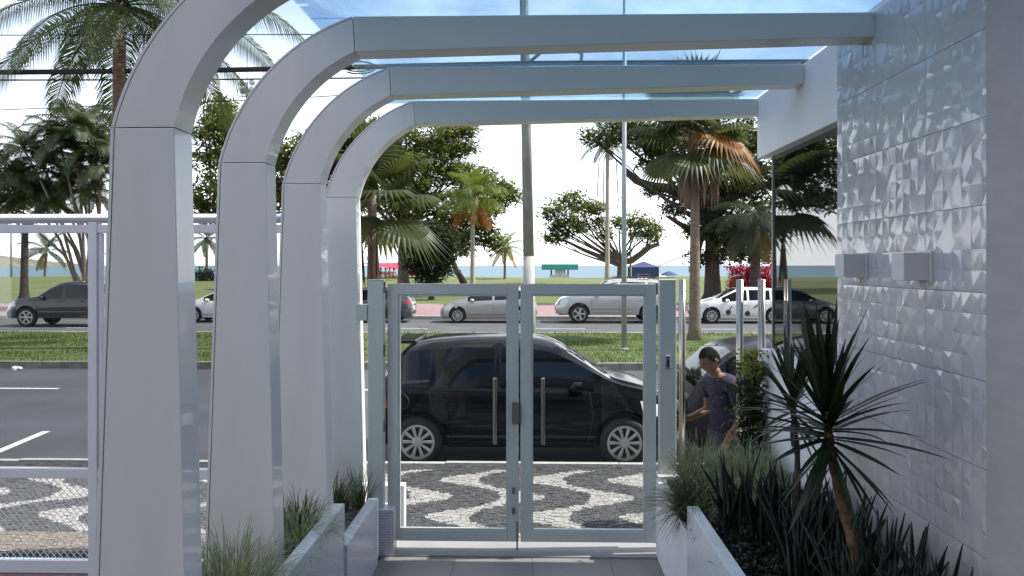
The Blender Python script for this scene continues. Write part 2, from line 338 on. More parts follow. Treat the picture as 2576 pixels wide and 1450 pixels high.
# singled-out stones: the nearest ones seen through the gate and the fence
dist = np.hypot(cen[:, 0], cen[:, 1]); slope = cen[:, 0]/cen[:, 1]
seen = ((slope > -.17) & (slope < .14) & (cen[:, 1] > 6.95)) | ((slope < -.555) & (slope > -.68) & (cen[:, 1] > 6.3))
order = np.argsort(np.where(seen & white, dist, 99)); singles = order[:280]
for i in singles: stones(np.array([i]), 'stone', 'stone_white')
rest = np.ones(len(cen), bool); rest[singles] = False
stones(np.where(rest & white)[0], 'stone', 'stone_white', 'stuff'); stones(np.where(rest & ~white & ~grit)[0], 'stone', 'stone_dark', 'stuff'); stones(np.where(grit)[0], 'stone', 'sandgrit', 'stuff')

# entrance floor with tiles
fl = struct(MB().box(-1.19, .97, -1, 6.2, -.3, -.008).build('entrance_floor', 'darkgap'))
tm = MB().box(0, .597, 0, .597, -.02, 0).mesh('floor_tile')
for i in range(-2, 2):
    for j in range(11):
        x = i*.6+.0; x1 = min(x+.597, .965); x0 = max(x, -1.185)
        if x1-x0 < .1: continue
        o = place('floor_tile', tm, 'floortile', fl, (x0, -.4+j*.6, random.uniform(-.0008, .0008)), scale=((x1-x0)/.597, 1, 1))
struct(MB().box(-1.19, 1.0, 6.2, 6.62, -.3, .012).build('gate_threshold', 'threshold', bevel=.004))
struct(MB().box(-14, -1.8, -3, 6.2, -.4, -.12).build('side_garden_soil', 'redsoil'))

# ================================================================== ARCHES
ARCH_Y = [3.09, 4.16, 5.23, 6.30]; ZS, ZT, ADEP = 2.825, 3.59, .165
names = ['column arch farthest from the gate, deepest inside the entrance', 'second white column arch, between the deepest one and the third', 'third white column arch, beside the low planter step', 'white column arch standing right at the gate post']
def arc(p0, p1, turn, n=18):
    c = Vector((p1[0]-p0[0], p1[1]-p0[1])); Lc = c.length; a0 = math.atan2(c.x, c.y)-turn/2; r = Lc/(2*math.sin(turn/2)); pts = []
    x, z = p0; cx = p0[0]+r*math.cos(a0); cz = p0[1]-r*math.sin(a0)
    for i in range(n+1):
        t = a0+turn*i/n; pts.append((cx-r*math.cos(t), cz+r*math.sin(t)))
    return pts
for k, y in enumerate(ARCH_Y):
    t = thing('column_arch', 'white panel-clad '+names[k].replace('white ', ''), 'arch', (-1.52, y, 0), group='white arches carrying the glass roof')
    ox = 1.52; y0, y1 = 0, ADEP
    XO, XI = -1.66+ox, -1.41+ox
    zb = -.12
    MB().prism([(XO-.087, zb), (XI+.07, zb), (XI, ZS-.004), (XO+.014, ZS-.004)], y0, y1).build('column', 'clad', t, bevel=.003)
    MB().prism([(XO-.102, zb), (XO-.090, zb), (XO+.011, ZS-.004), (XO-.001, ZS-.004)], y0-.002, y1+.002).build('edge_cap', 'clad', t)
    xb = -.95+ox
    A = arc((XO, ZS), (xb, ZT), R(58)); I = arc((XI, ZS), (xb+.012, ZT-.185), R(54))
    O1 = [lerp(Vector(a), Vector(i), .05) for a, i in zip(A, I)]; O2 = [lerp(Vector(a), Vector(i), .062) for a, i in zip(A, I)]
    o = MB().band(O2, I, y0, y1).build('curved_panel', 'clad', t); smooth_mesh(o.data, 30)
    o = MB().band(A, O1, y0-.002, y1+.002).build('edge_cap', 'clad', t); smooth_mesh(o.data, 30)
    xe = 1.768+ox
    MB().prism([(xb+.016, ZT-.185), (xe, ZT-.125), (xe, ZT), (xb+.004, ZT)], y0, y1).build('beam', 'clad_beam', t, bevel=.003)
# glass roof panes
gr = thing('glass_roof', 'pale blue glass roof panes lying on the white arches', 'glass roof', (0, 3, 3.61))
for y0, y1 in ((1.6, 3.16), (3.17, 4.23), (4.24, 5.30), (5.31, 6.46)):
    MB().box(-1.19, 1.76, y0-3, y1-3, -.012, 0.0).build('glass_pane', 'glass_canopy', gr)

# ================================================================== BUILDING ON THE RIGHT
WX = 1.77
bl = thing('apartment_building', 'white apartment building with faceted ceramic tile wall beside the entrance', 'building', (WX+.5, 4, 0))
def bpart(name, m, x0, x1, y0, y1, z0, z1, bevel=0, parent=bl):
    return MB().box(x0-WX-.5, x1-WX-.5, y0-4, y1-4, z0, z1).build(name, m, parent, bevel=bevel)
tw = bpart('tile_wall', 'stucco', WX+.02, WX+.25, 3.1, 4.66, 0, 3.615)
tms = []
for q in range(6):
    NX, NZ = 7, 4; b = MB(); W, H = .518, .3425
    cv = {(i, j): (-(.004 if i in (0, NX) or j in (0, NZ) else random.uniform(.002, .006)), i*W/NX, j*H/NZ) for i in range(NX+1) for j in range(NZ+1)}
    for i in range(NX):
        for j in range(NZ):
            sg = 1 if (i+j) % 2 else -1; ap = (-random.choice((.005, .0055, .006, .0065, .008)), (i+.5)*W/NX+sg*.017+random.uniform(-.006, .006), (j+.5)*H/NZ-sg*.02+random.uniform(-.007, .007))
            c_ = [cv[i, j], cv[i, j+1], cv[i+1, j+1], cv[i+1, j]]; b.add(c_+[ap], [(0, 1, 4), (1, 2, 4), (2, 3, 4), (3, 0, 4)])
    s0 = [(0, 0), (0, 2*NZ), (2*NX, 2*NZ), (2*NX, 0)]
    for (p, q2) in zip(s0, s0[1:]+s0[:1]):
        A_ = (-.004, p[0]*W/(2*NX), p[1]*H/(2*NZ)); B_ = (-.004, q2[0]*W/(2*NX), q2[1]*H/(2*NZ)); b.add([A_, B_, (.02, B_[1], B_[2]), (.02, A_[1], A_[2])], [(0, 1, 2, 3)])
    tms.append(b.mesh('wall_tile'))
for r in range(-2, 9):
    for c in range(3):
        z = .448+.345*r
        if z < 0: continue
        place('wall_tile', tms[(r*5+c*2) % 6], 'ceramic', tw, (WX-WX-.5, 3.1+.52*c+.001-4, z))
bpart('tile_wall_coping', 'ceramic', WX+.002, WX+.25, 3.1, 4.66, 3.555, 3.622)
bpart('pilaster', 'stucco', WX-.02, WX+.4, .4, 3.098, 0, 3.9, .006)
bpart('pilaster_trim', 'stucco', WX-.012, WX+.3, 3.0985, 3.13, 0, 3.62)
bpart('fascia', 'fascia', WX, WX+.24, 4.662, 6.32, 3.12, 3.6, .004)
bpart('soffit', 'fascia', WX+.242, WX+1.2, 4.662, 6.30, 3.14, 3.58)
bpart('low_wall', 'wallwhite', WX-.01, WX+.3, 4.664, 6.2, 0, 1.64, .008)
dg = bpart('dark_window', 'glass_dark', WX+.08, WX+.11, 4.664, 6.15, 1.642, 3.138)
bpart('window_frame', 'alloy', WX+.07, WX+.12, 6.152, 6.17, 1.642, 3.138)
bpart('ground_floor', 'bldg', WX+.45, 16, -8, 6.0, -.3, 3.58)
bpart('unseen_rear_block', 'bldg_back', -14, 16, -24, -9, -.3, 8.5)  # unseen dark block behind the camera, added and sized to limit sky light
bpart('unseen_tower', 'bldg', 2.9, 16, -10, 6.32, 3.62, 40)  # out of view; front and setback chosen so it shades the inner arches
sct = MB().box(-.06, .06, 0, .11, -.062, .062).mesh('shade')
for k, (u, y, lab) in enumerate(((2161, 4.30, 'small square grey wall lamp on the tiled wall, beside the dark window'), (2309, 3.62, 'small square grey wall lamp on the tiled wall, beside the plain stucco pilaster'))):
    t = thing('wall_lamp', lab, 'wall lamp', (WX-.005, y, PZ(669 if k == 0 else 671, y)), group='square lamps on the tiled wall')
    MB().box(-.125, -.014, -.06, .06, -.062, .062).build('shade', 'sconce', t, bevel=.003)
    MB().box(-.013, .0, -.075, .075, -.068, .068).build('back_plate', 'sconce', t)

# ================================================================== PLANTERS
pl = thing('planter', 'stepped white mosaic planter along the row of columns', 'planter', (-1.2, 4, 0))
def ppart(p, ox, oy, name, m, x0, x1, y0, y1, z0, z1, bevel=.003): return MB().box(x0-ox, x1-ox, y0-oy, y1-oy, z0, z1).build(name, m, p, bevel=bevel)
ppart(pl, -1.2, 4, 'front_wall', 'mosaic', -1.27, -1.195, 1.5, 5.03, -.05, .765)
ppart(pl, -1.2, 4, 'low_front_wall', 'mosaic', -1.255, -1.18, 5.032, 6.05, -.05, .50)
ppart(pl, -1.2, 4, 'end_wall', 'mosaic', -1.80, -1.272, 4.98, 5.03, -.05, .70)
ppart(pl, -1.2, 4, 'back_wall', 'mosaic', -1.86, -1.80, 1.5, 6.05, -.1, .5)
ppart(pl, -1.2, 4, 'soil', 'soil', -1.798, -1.272, 1.5, 4.978, 0, .66, 0)
ppart(pl, -1.2, 4, 'soil', 'soil', -1.798, -1.258, 5.033, 6.04, 0, .42, 0)
MB().box(-.15, .15, -.1, .1, 0, .36).build('plinth', 'mosaic', pl, loc=(-1.24+1.2, 6.30-4, 0))
pr = thing('planter', 'white planter bed along the tiled building wall', 'planter', (1.0, 4, 0))
ppart(pr, 1.0, 4, 'front_wall', 'mosaic', .965, 1.035, 1.5, 5.0, -.05, .775)
ppart(pr, 1.0, 4, 'low_front_wall', 'wallwhite', .97, 1.08, 5.002, 6.28, -.05, .60)
ppart(pr, 1.0, 4, 'end_wall', 'wallwhite', .975, 1.76, 6.2, 6.285, -.05, .64)
ppart(pr, 1.0, 4, 'soil', 'soil', 1.037, 1.765, 1.5, 6.19, 0, .62, 0)
sw = MB().box(-.33, .04, -.05, .05, 0, .40).build('wall_stub', 'wallwhite', bevel=.005, loc=(P(1008, 1325, 6.85).x, 6.85, -.01))
tag(sw, 'low white wall stub on the pavement behind the gate hinge side', 'wall')

# ================================================================== GATE
GY = 6.35
def gx_(u): return PX(u, GY)
def gz_(v): return PZ(v, GY)
z0, z1 = gz_(1361), gz_(714); fw = .088
def leaf(u0, u1, lab, hu, latch):
    x0, x1 = gx_(u0), gx_(u1); cx = (x0+x1)/2
    t = thing('gate_leaf', lab, 'gate', (cx, GY, 0), group='two leaves of the entrance gate'); a, c = x0-cx, x1-cx
    d = .022
    for (p, q) in ((a, a+fw), (c-fw, c)): MB().box(p, q, -d, d, z0, z1).build('stile', 'gatepaint', t, bevel=.004)
    for (p, q) in ((z0, z0+fw), (z1-fw, z1)): MB().box(a+fw+.0005, c-fw-.0005, -d, d, p, q).build('rail', 'gatepaint', t, bevel=.004)
    gp = MB().box(a+fw+.002, c-fw-.002, -.005, .005, z0+fw+.002, z1-fw-.002).build('glass_pane', 'glass_clear', t)
    bb = MB()
    for p, q, r_, s_ in ((a+fw+.001, a+fw+.012, z0+fw+.001, z1-fw-.001), (c-fw-.012, c-fw-.001, z0+fw+.001, z1-fw-.001)): bb.box(p, q, -.016, .016, r_, s_)
    for r_, s_ in ((z0+fw+.001, z0+fw+.012), (z1-fw-.012, z1-fw-.001)): bb.box(a+fw+.013, c-fw-.013, -.016, .016, r_, s_)
    bb.build('glazing_bead', 'gatepaint', t)
    hx = gx_(hu)-cx; ha, hb = gz_(1113), gz_(949)
    hd = MB().tube([(hx, -.065, ha), (hx, -.065, hb)], .0155, 12).build('handle', 'steel', t); smooth_mesh(hd.data, 40)
    for hz in (ha+.04, hb-.04):
        s_ = MB().tube([(hx, -.066, hz), (hx, -.006, hz)], .009, 10).build('standoff', 'steel', hd)
    return t, cx
t, cx = leaf(976, 1305, 'grey framed glass gate leaf hinged beside the column arches', 1246, False)
t2, cx2 = leaf(1309.5, 1650, 'grey framed glass gate leaf hinged at the post with the intercom', 1366, False)
lk = MB().box(gx_(1288)-cx, gx_(1307)-cx, -.045, -.0225, gz_(1065), gz_(1010)).build('lock', 'lockgrey', t, bevel=.004)
MB().box(gx_(1299)-cx, gx_(1303)-cx, -.03, -.0225, .016, gz_(1310)).build('drop_bolt', 'lockgrey', t)
for hz in (gz_(1240), gz_(1290)): MB().box(gx_(1288)-cx, gx_(1296)-cx, -.036, -.0225, hz, hz+.05).build('bolt_bracket', 'lockgrey', t, bevel=.003)
def post(u0, u1, vtop, zb, lab):
    x0, x1 = gx_(u0), gx_(u1); cx = (x0+x1)/2; t = thing('gate_post', lab, 'post', (cx, GY-.035, zb)); w = (x1-x0)/2
    MB().box(-w, w, -.045, .045, 0, gz_(vtop)-zb).build('shaft', 'gatepaint', t, bevel=.005)
    MB().box(-w-.002, w+.002, -.047, .047, gz_(vtop)-zb+.0005, gz_(vtop)-zb+.008).build('cap', 'gatepaint', t, bevel=.003)
    return t, cx
pA, ca = post(930, 969, 706, .36, 'grey steel gate post beside the arch column')
MB().box(gx_(900)-ca, gx_(929)-ca, -.05, .05, gz_(806)-.36, gz_(766)-.36).build('bracket', 'gatepaint', pA, bevel=.003)
for hz in (.6, 1.2, 1.7): MB().tube([(.07, -.03, hz), (.07, -.03, hz+.09)], .009, 8).build('hinge', 'lockgrey', pA)
pB, cb = post(1655, 1697, 706, .60, 'grey steel gate post carrying the intercom button')
it = MB().box(-.022, .022, -.018, 0, -.052, .052).build('intercom', 'galv', None, bevel=.004, loc=(gx_(1675), GY-.081, gz_(907))); tag(it, 'small grey intercom plate on the gate post', 'intercom')
MB().box(-.008, .008, -.0215, -.0185, -.035, .02).build('speaker_slot', 'plastic', it); MB().lathe([(0.0, -.022), (.007, -.0215), (.007, -.0185)], 10, 'y', (0, 0, .034)).build('button', 'plastic', it)
# glass screen right of the gate
gs = thing('glass_screen', 'clear glass screen on steel posts between gate and building', 'glass screen', (1.5, 6.42, .64))
for u in (1716, 1861, 1916):
    x = PX(u, 6.42)-1.5; MB().tube([(x, -.03, 0), (x, -.03, PZ(703, 6.42)-.64)], .021, 12).build('post', 'steel', gs, smooth=True)
    MB().tube([(x, .035, 0), (x, .035, PZ(703, 6.42)-.64)], .021, 12).build('post', 'steel', gs, smooth=True)
for u0, u1 in ((1699, 1860), (1862, 1950)):
    MB().box(PX(u0, 6.42)-1.5, PX(u1, 6.42)-1.5, -.005, .005, .05, PZ(705, 6.42)-.64).build('glass_pane', 'glass_clear', gs)

# ================================================================== LEFT FENCE
FY = 6.0
fe = thing('front_fence', 'white steel fence with glass upper panels and wire mesh below', 'fence', (-4, FY, 0))
def fz(v): return P(240, v, FY).z
def fx(u): return PX(u, FY)+4
xL, xR = -9.0+4, -1.72+4
o = MB().tube([(xL, 0, fz(551)), (xR, 0, fz(551))], .036, 14).build('top_rail', 'whitepaint', fe, smooth=True)
for va, vb, nm in ((587, 566, 'upper_rail'), (1203, 1178, 'middle_rail'), (1440, 1408, 'bottom_rail')): MB().box(xL, xR, -.028, .028, fz(va), fz(vb)).build(nm, 'whitepaint', fe, bevel=.004)
posts = [fx(238), fx(238)-1.72, fx(238)-3.44, fx(238)+1.62]
for x in posts:
    MB().box(x-.034, x+.034, -.034, .034, -.1, fz(560)).build('post', 'whitepaint', fe, bevel=.004)
for x in (fx(255), fx(255)+.06): MB().box(x-.012, x+.012, -.02, .02, fz(1178)+.001, fz(588)).build('glazing_bar', 'whitepaint', fe)
xx = sorted(posts+[xL, xR])
for a, c in zip(xx, xx[1:]):
    if c-a < .2: continue
    MB().box(a+.04, c-.04, -.004, .004, fz(1178)+.002, fz(587)-.002).build('glass_pane', 'glass_fence', fe)
b = MB(); zz0, zz1 = fz(1408), fz(1203); H = zz1-zz0; st = .052
xk = xL-H
while xk < xR:
    for s_ in (1, -1):
        a = xk if s_ == 1 else xk+H*1.0; xa, xb_ = a, a+s_*H*.9; za, zb_ = zz0, zz1
        if min(xa, xb_) < xL or max(xa, xb_) > xR: continue
        b.tube([(xa, -.012*s_*.3, za), (xb_, -.012*s_*.3, zb_)], .0032 if s_ == -1 else .0017, 4, False)
    xk += st
wm = b.build('wire_mesh', 'whitepaint', fe); wm['kind'] = 'stuff'

#%%PART2
# ================================================================== CARS
def wheel_meshes(Rw, W, nsp, rim_frac=.68):
    rr = Rw*rim_frac
    ty = MB().lathe([(rr, -W*.42), (rr+.01, -W*.5), (Rw-.03, -W*.5), (Rw-.006, -W*.40), (Rw, -W*.2), (Rw, W*.2), (Rw-.006, W*.40), (Rw-.03, W*.5), (rr, W*.42)], 36, 'y').mesh('tyre'); smooth_mesh(ty, 50)
    rim = MB()
    rim.lathe([(rr, -W*.44), (rr+.004, -W*.47), (rr-.022, -W*.47), (rr-.03, -W*.38), (rr-.03, W*.3)], 36, 'y')
    rim.lathe([(.0, -W*.46), (.045, -W*.46), (.062, -W*.43), (.062, -W*.30)], 18, 'y')
    for k in range(nsp):
        a = 2*math.pi*k/nsp; ca, sa = math.cos(a), math.sin(a); w0, w1 = .013*10/nsp+.003, .022*10/nsp+.003
        vs = []
        for (r_, w_, d) in ((.04, w0, -.44), (rr-.012, w1, -.45)):
            for (q, dd) in ((-w_, .06), (-w_*.55, 0), (w_*.55, 0), (w_, .06)): vs.append((ca*r_-sa*q, (d+dd)*W, sa*r_+ca*q))
        rim.add(vs, [(0, 1, 5, 4), (1, 2, 6, 5), (2, 3, 7, 6)])
    rm = rim.mesh('rim'); dk = MB().lathe([(0.001, -W*.2), (rr-.02, -W*.2)], 30, 'y').mesh('brake_disc')
    return ty, rm, dk
def build_car(name, label, loc, rotz, d, group=None):
    t = thing(name, label, d.get('cat', 'car'), loc, rotz, group)
    top = smoothtab(d['top'], d.get('sm', .09)); belt = smoothtab(d['belt'], .12); hwf = smoothtab(d['plan'], .10)
    x0, x1 = d['x0'], d['x1']; zs = d['sill']; Rw = d['R']; xr, xf = d['xr'], d['xf']; Ra = Rw+.055; tumble = d.get('tumble', .34)
    xs = sorted(set([round(x0+(x1-x0)*i/90, 4) for i in range(91)]+[xr-Ra, xr+Ra, xf-Ra, xf+Ra]))
    def zlow(x):
        z = zs+max(0, (x-(x1-.32))*.12)+max(0, ((x0+.3)-x)*.25)
        for xc in (xr, xf):
            if abs(x-xc) < Ra: z = max(z, Rw+math.sqrt(max(0, Ra*Ra-(x-xc)**2)))
        return z
    def section(x):
        w = hwf(x); zl = zlow(x); zt = top(x); zb = min(belt(x), zt-.02); h = zt-zb
        zc = max(zs+.42*(zb-zs), zl+.03); zd = max(zs+.80*(zb-zs), zc+.02); ze = max(zb, zd+.015); wb = w*.955; k = min(1, h/.25)
        yg = wb-.012-h*tumble*.72; yi = wb-.02-h*tumble-.05*k
        return [(w*.91, zl), (w*.972, max(zl+.02, min(zl+.09, zc-.01))), (w, zc), (w*.992, zd), (wb, ze), (wb-.012*k, ze+.012*k+.001), (yg, ze+h*.80), (yi, ze+h*.945), (yi*.55, ze+h*.988), (0, max(zt, ze+h))]
    def sy(x, z):
        s_ = section(x)
        for (a, b_), (c, e) in zip(s_, s_[1:]):
            if z <= e: return a+(c-a)*(max(0, min(1, (z-b_)/(e-b_) if e > b_ else 0)))
        return s_[-1][0]
    M = 19; V = []
    for x in xs:
        s_ = section(x)
        V += [(x, -y, z) for y, z in s_]+[(x, y, z) for y, z in reversed(s_[:-1])]
    groups = {}
    def put(key, f): groups.setdefault(key, []).append(f)
    for i in range(len(xs)-1):
        xm = (xs[i]+xs[i+1])/2
        for k in range(M-1):
            f = (i*M+k, (i+1)*M+k, (i+1)*M+k+1, i*M+k+1); kk = k if k < 9 else 17-k; key = 'body'
            if kk == 5:
                for wi, (a, c) in enumerate(d['side']):
                    if a < xm < c: key = ('side_window', wi, k < 9)
            if kk in (7, 8):
                if d['ws'][0] < xm < d['ws'][1]: key = ('windscreen',)
                if d.get('rw') and d['rw'][0] < xm < d['rw'][1]: key = ('rear_window',)
            put(key, f)
    for i in (0, len(xs)-1):
        ring = [i*M+k for k in range(M)]; put('body', tuple(ring if i == 0 else ring[::-1]))
    def sub(fs):
        idx = sorted({v for f in fs for v in f}); mp_ = {v: j for j, v in enumerate(idx)}
        me = bpy.data.meshes.new('m'); me.from_pydata([V[v] for v in idx], [], [tuple(mp_[v] for v in f) for f in fs]); me.update(); return me
    for key, fs in groups.items():
        me = sub(fs); nm = 'body' if key == 'body' else key[0]; me.name = nm; smooth_mesh(me, 38)
        o = place(nm, me, d['paint'] if key == 'body' else 'carglass', t)
    ub = MB().box(x0+.12, x1-.12, -(d['w']-.26), d['w']-.26, zs-.02, zs+.34); ub.build('underbody', 'plastic', t)
    ty, rm, dk = wheel_meshes(Rw, .2, d.get('spokes', 10))
    for xc in (xr, xf):
        for s_ in (-1, 1):
            yw = s_*(d['w']-.115); wo = place('wheel', dk, 'plastic', t, (xc, yw, Rw), (0, 0, 0 if s_ < 0 else math.pi))
            place('tyre', ty, 'rubber', wo); place('rim', rm, d.get('rimmat', 'alloy'), wo)
    def patch(nm, quad, m, side, off=.005, nu=6, nv=4, parent=t):
        b = MB(); vs = []
        for i in range(nu+1):
            for j in range(nv+1):
                u, v = i/nu, j/nv; A = lerp(Vector(quad[0]), Vector(quad[1]), u); B = lerp(Vector(quad[3]), Vector(quad[2]), u); p = lerp(A, B, v); vs.append((p.x, side*(sy(p.x, p.y)+off), p.y))
        b.add(vs, [(i*(nv+1)+j, (i+1)*(nv+1)+j, (i+1)*(nv+1)+j+1, i*(nv+1)+j+1) for i in range(nu) for j in range(nv)])
        o = b.build(nm, m, parent); smooth_mesh(o.data); return o
    def seam(pts, w, m, side, nm='door_seam', off=.0035):
        P2 = []
        for a, c in zip(pts, pts[1:]):
            for k in range(6): P2.append(lerp(Vector(a), Vector(c), k/6))
        P2.append(Vector(pts[-1])); b = MB(); vs = []
        for i, p in enumerate(P2):
            dd = (P2[min(i+1, len(P2)-1)]-P2[max(0, i-1)]).normalized(); n_ = Vector((-dd.y, dd.x))*w/2
            for q in (p+n_, p-n_): vs.append((q.x, side*(sy(q.x, q.y)+off), q.y))
        b.add(vs, [(2*i, 2*i+1, 2*i+3, 2*i+2) for i in range(len(P2)-1)]); return b.build(nm, m, t)
    for s_ in (-1, 1):
        for q in d.get('seams', []): seam(q, .009, 'darkgap', s_)
        for q in d.get('trims', []): seam(q, .018, d.get('trimmat', 'plastic'), s_, 'side_trim', .006)
        for q in d.get('head', []): patch('headlight', q, 'lamp_clear', s_)
        for q in d.get('tail', []): patch('tail_light', q, 'lamp_red', s_)
        for (hx, hz) in d.get('handles', []):
            b = MB().box(hx-.085, hx+.085, -.016, .016, hz-.013, hz+.013); o = b.build('door_handle', d.get('handlemat', d['paint']), t, bevel=.008); o.location = (0, s_*(sy(hx, hz)+.016), 0)
        mx_, mz = d['mirror']
        b = MB(); b.lathe([(0.001, -.085), (.05, -.075), (.075, -.03), (.075, .05), (.0, .07)], 14); o = b.build('mirror', d.get('mirrormat', d['paint']), t); smooth_mesh(o.data, 50)
        o.rotation_euler = (0, R(90), 0); o.scale = (.95, 1.35, 1.1); o.location = (mx_, s_*(sy(mx_, mz)+.10), mz+.02)
        MB().tube([(mx_, s_*(sy(mx_, mz)-.01), mz-.02), (mx_, s_*(sy(mx_, mz)+.06), mz)], .018, 8).build('mirror_arm', 'plastic', o).matrix_parent_inverse = o.matrix_basis.inverted()
        if d.get('fuel'): 
            fx_, fz_ = d['fuel']; b = MB(); rr = .085; b.tube([(fx_+rr*math.cos(q/20*2*math.pi), s_*(sy(fx_+rr*math.cos(q/20*2*math.pi), fz_+rr*math.sin(q/20*2*math.pi))+.003), fz_+rr*math.sin(q/20*2*math.pi)) for q in range(21)], .004, 4, False).build('fuel_flap', 'darkgap', t)
    # lower grille / bumper inserts and plates at the two ends
    zf = zlow(x1)+.1
    MB().box(x1-.03, x1+.012, -.42, .42, zf, zf+.14).build('grille', 'plastic', t, bevel=.01)
    MB().box(x0-.012, x0+.03, -.2, .2, .55 if d['w'] < .9 else .7, .68 if d['w'] < .9 else .83).build('number_plate', 'whitepaint', t, bevel=.006)
    MB().box(x0-.02, x0+.02, -d['w']*.62, d['w']*.62, zs+.14, zs+.24).build('bumper_strip', 'plastic', t, bevel=.01)
    return t, sy, top, section
FOX = dict(x0=-1.80, x1=1.90, w=.83, sill=.235, R=.30, xr=-1.235, xf=1.23, paint='car_black', sm=.10,
    top=[(-1.80, .60), (-1.78, .84), (-1.70, 1.0), (-1.52, 1.30), (-1.40, 1.45), (-1.1, 1.505), (-.7, 1.535), (-.1, 1.54), (.25, 1.51), (.48, 1.43), (1.06, 1.06), (1.14, 1.025), (1.5, .93), (1.72, .83), (1.86, .68), (1.90, .50)],
    belt=[(-1.80, .86), (-1.5, .96), (-.8, .935), (0, .915), (.8, .895), (1.1, .90), (1.5, .82), (1.9, .50)],
    plan=[(-1.80, .64), (-1.72, .74), (-1.5, .80), (-1.1, .83), (.9, .83), (1.35, .815), (1.65, .75), (1.82, .63), (1.90, .50)],
    side=[(-1.44, -1.12), (-1.02, -.34), (-.24, .86)], ws=(.44, 1.06), rw=(-1.73, -1.40), mirror=(.66, .95),
    seams=[[(-.29, .31), (-.29, .93)], [(.80, .33), (.86, .62), (.82, .90)], [(-1.06, .70), (-1.1, .93)], [(-1.06, .70), (-.98, .45), (-.85, .31)], [(-.85, .31), (.8, .31)], [(-1.52, .42), (-1.55, .90)]],
    trims=[], handles=[(-.9, .80), (-.12, .80)], head=[[(1.46, .62), (1.78, .60), (1.74, .72), (1.42, .80)]], tail=[[(-1.77, .70), (-1.60, .70), (-1.64, .93), (-1.76, .90)]], fuel=(-1.42, .78), spokes=10)
HATCH = dict(x0=-2.02, x1=2.02, w=.86, sill=.22, R=.315, xr=-1.28, xf=1.27, paint='car_silver', sm=.10,
    top=[(-2.02, .68), (-1.98, .92), (-1.86, 1.08), (-1.62, 1.36), (-1.3, 1.46), (-.6, 1.505), (-.1, 1.50), (.25, 1.44), (1.02, 1.02), (1.12, .985), (1.55, .88), (1.85, .76), (1.98, .62), (2.02, .50)],
    belt=[(-2.02, .90), (-1.5, .98), (0, .93), (1.0, .87), (1.3, .87), (1.7, .76), (2.02, .50)],
    plan=[(-2.02, .66), (-1.92, .77), (-1.5, .84), (-1.0, .86), (1.0, .86), (1.5, .83), (1.8, .74), (1.96, .60), (2.02, .46)],
    side=[(-1.55, -1.2), (-1.12, -.28), (-.18, .84)], ws=(.2, 1.0), rw=(-1.9, -1.5), mirror=(.66, .93),
    seams=[[(-.23, .3), (-.23, .94)], [(.86, .32), (.9, .9)], [(-1.0, .42), (-1.14, .94)], [(-.95, .3), (.86, .3)]], trims=[[(-.9, .36), (.85, .36)]], handles=[(-.95, .80), (-.08, .79)],
    head=[[(1.40, .66), (1.86, .60), (1.84, .69), (1.46, .80)]], tail=[[(-1.98, .78), (-1.78, .80), (-1.80, .98), (-1.95, .94)]], spokes=9)
SUV = dict(x0=-2.30, x1=2.28, w=.91, sill=.33, R=.365, xr=-1.35, xf=1.38, paint='car_silver2', sm=.10, cat='suv', tumble=.24,
    top=[(-2.30, .80), (-2.27, 1.08), (-2.14, 1.25), (-1.95, 1.62), (-1.6, 1.70), (-.6, 1.74), (.0, 1.72), (.3, 1.64), (.95, 1.18), (1.05, 1.14), (1.6, 1.08), (2.0, 1.0), (2.2, .86), (2.28, .62)],
    belt=[(-2.30, 1.08), (-1.5, 1.10), (0, 1.06), (1.0, 1.03), (1.4, 1.05), (1.9, .98), (2.28, .62)],
    plan=[(-2.30, .74), (-2.2, .84), (-1.8, .90), (1.0, .91), (1.6, .90), (2.0, .83), (2.2, .70), (2.28, .56)],
    side=[(-1.95, -1.3), (-1.2, -.22), (-.12, .8)], ws=(.25, .92), rw=(-2.16, -1.9), mirror=(.66, 1.1),
    seams=[[(-.17, .42), (-.17, 1.06)], [(.9, .45), (.92, 1.02)], [(-1.0, .5), (-1.2, 1.08)], [(-.95, .42), (.88, .42)]], trims=[[(-.95, .56), (.9, .56)]], handles=[(-1.0, .93), (-.04, .92)],
    head=[[(1.80, .80), (2.12, .74), (2.10, .93), (1.84, .98)]], tail=[[(-2.26, .85), (-2.12, .85), (-2.12, 1.15), (-2.24, 1.1)]], spokes=5)
PICK = dict(x0=-2.62, x1=2.60, w=.92, sill=.36, R=.38, xr=-1.6, xf=1.62, paint='car_grey', sm=.09, cat='pickup', tumble=.26,
    top=[(-2.62, .78), (-2.60, 1.16), (-1.12, 1.18), (-1.02, 1.20), (-.86, 1.66), (-.7, 1.74), (.0, 1.79), (.4, 1.75), (.62, 1.66), (1.25, 1.2), (1.36, 1.17), (2.0, 1.10), (2.4, .98), (2.56, .8), (2.60, .62)],
    belt=[(-2.62, 1.14), (-1.1, 1.15), (0, 1.13), (1.2, 1.08), (1.6, 1.09), (2.1, 1.02), (2.6, .62)],
    plan=[(-2.62, .84), (-2.5, .91), (1.6, .92), (2.1, .87), (2.45, .72), (2.60, .55)],
    side=[(-.80, .12), (.22, 1.1)], ws=(.58, 1.2), rw=(-1.02, -.82), mirror=(1.0, 1.14),
    seams=[[(.17, .45), (.17, 1.12)], [(1.15, .5), (1.18, 1.06)], [(-.85, .5), (-.92, 1.12)], [(-.85, .45), (1.12, .45)], [(-1.0, .5), (-1.0, 1.14)]], trims=[[(-.8, .60), (1.1, .60)]], trimmat='galv', handles=[(-.6, 1.0), (.34, 1.0)],
    head=[[(2.05, .82), (2.42, .78), (2.40, .95), (2.1, 1.02)]], tail=[[(-2.60, .82), (-2.48, .82), (-2.48, 1.1), (-2.60, 1.1)]], spokes=6)
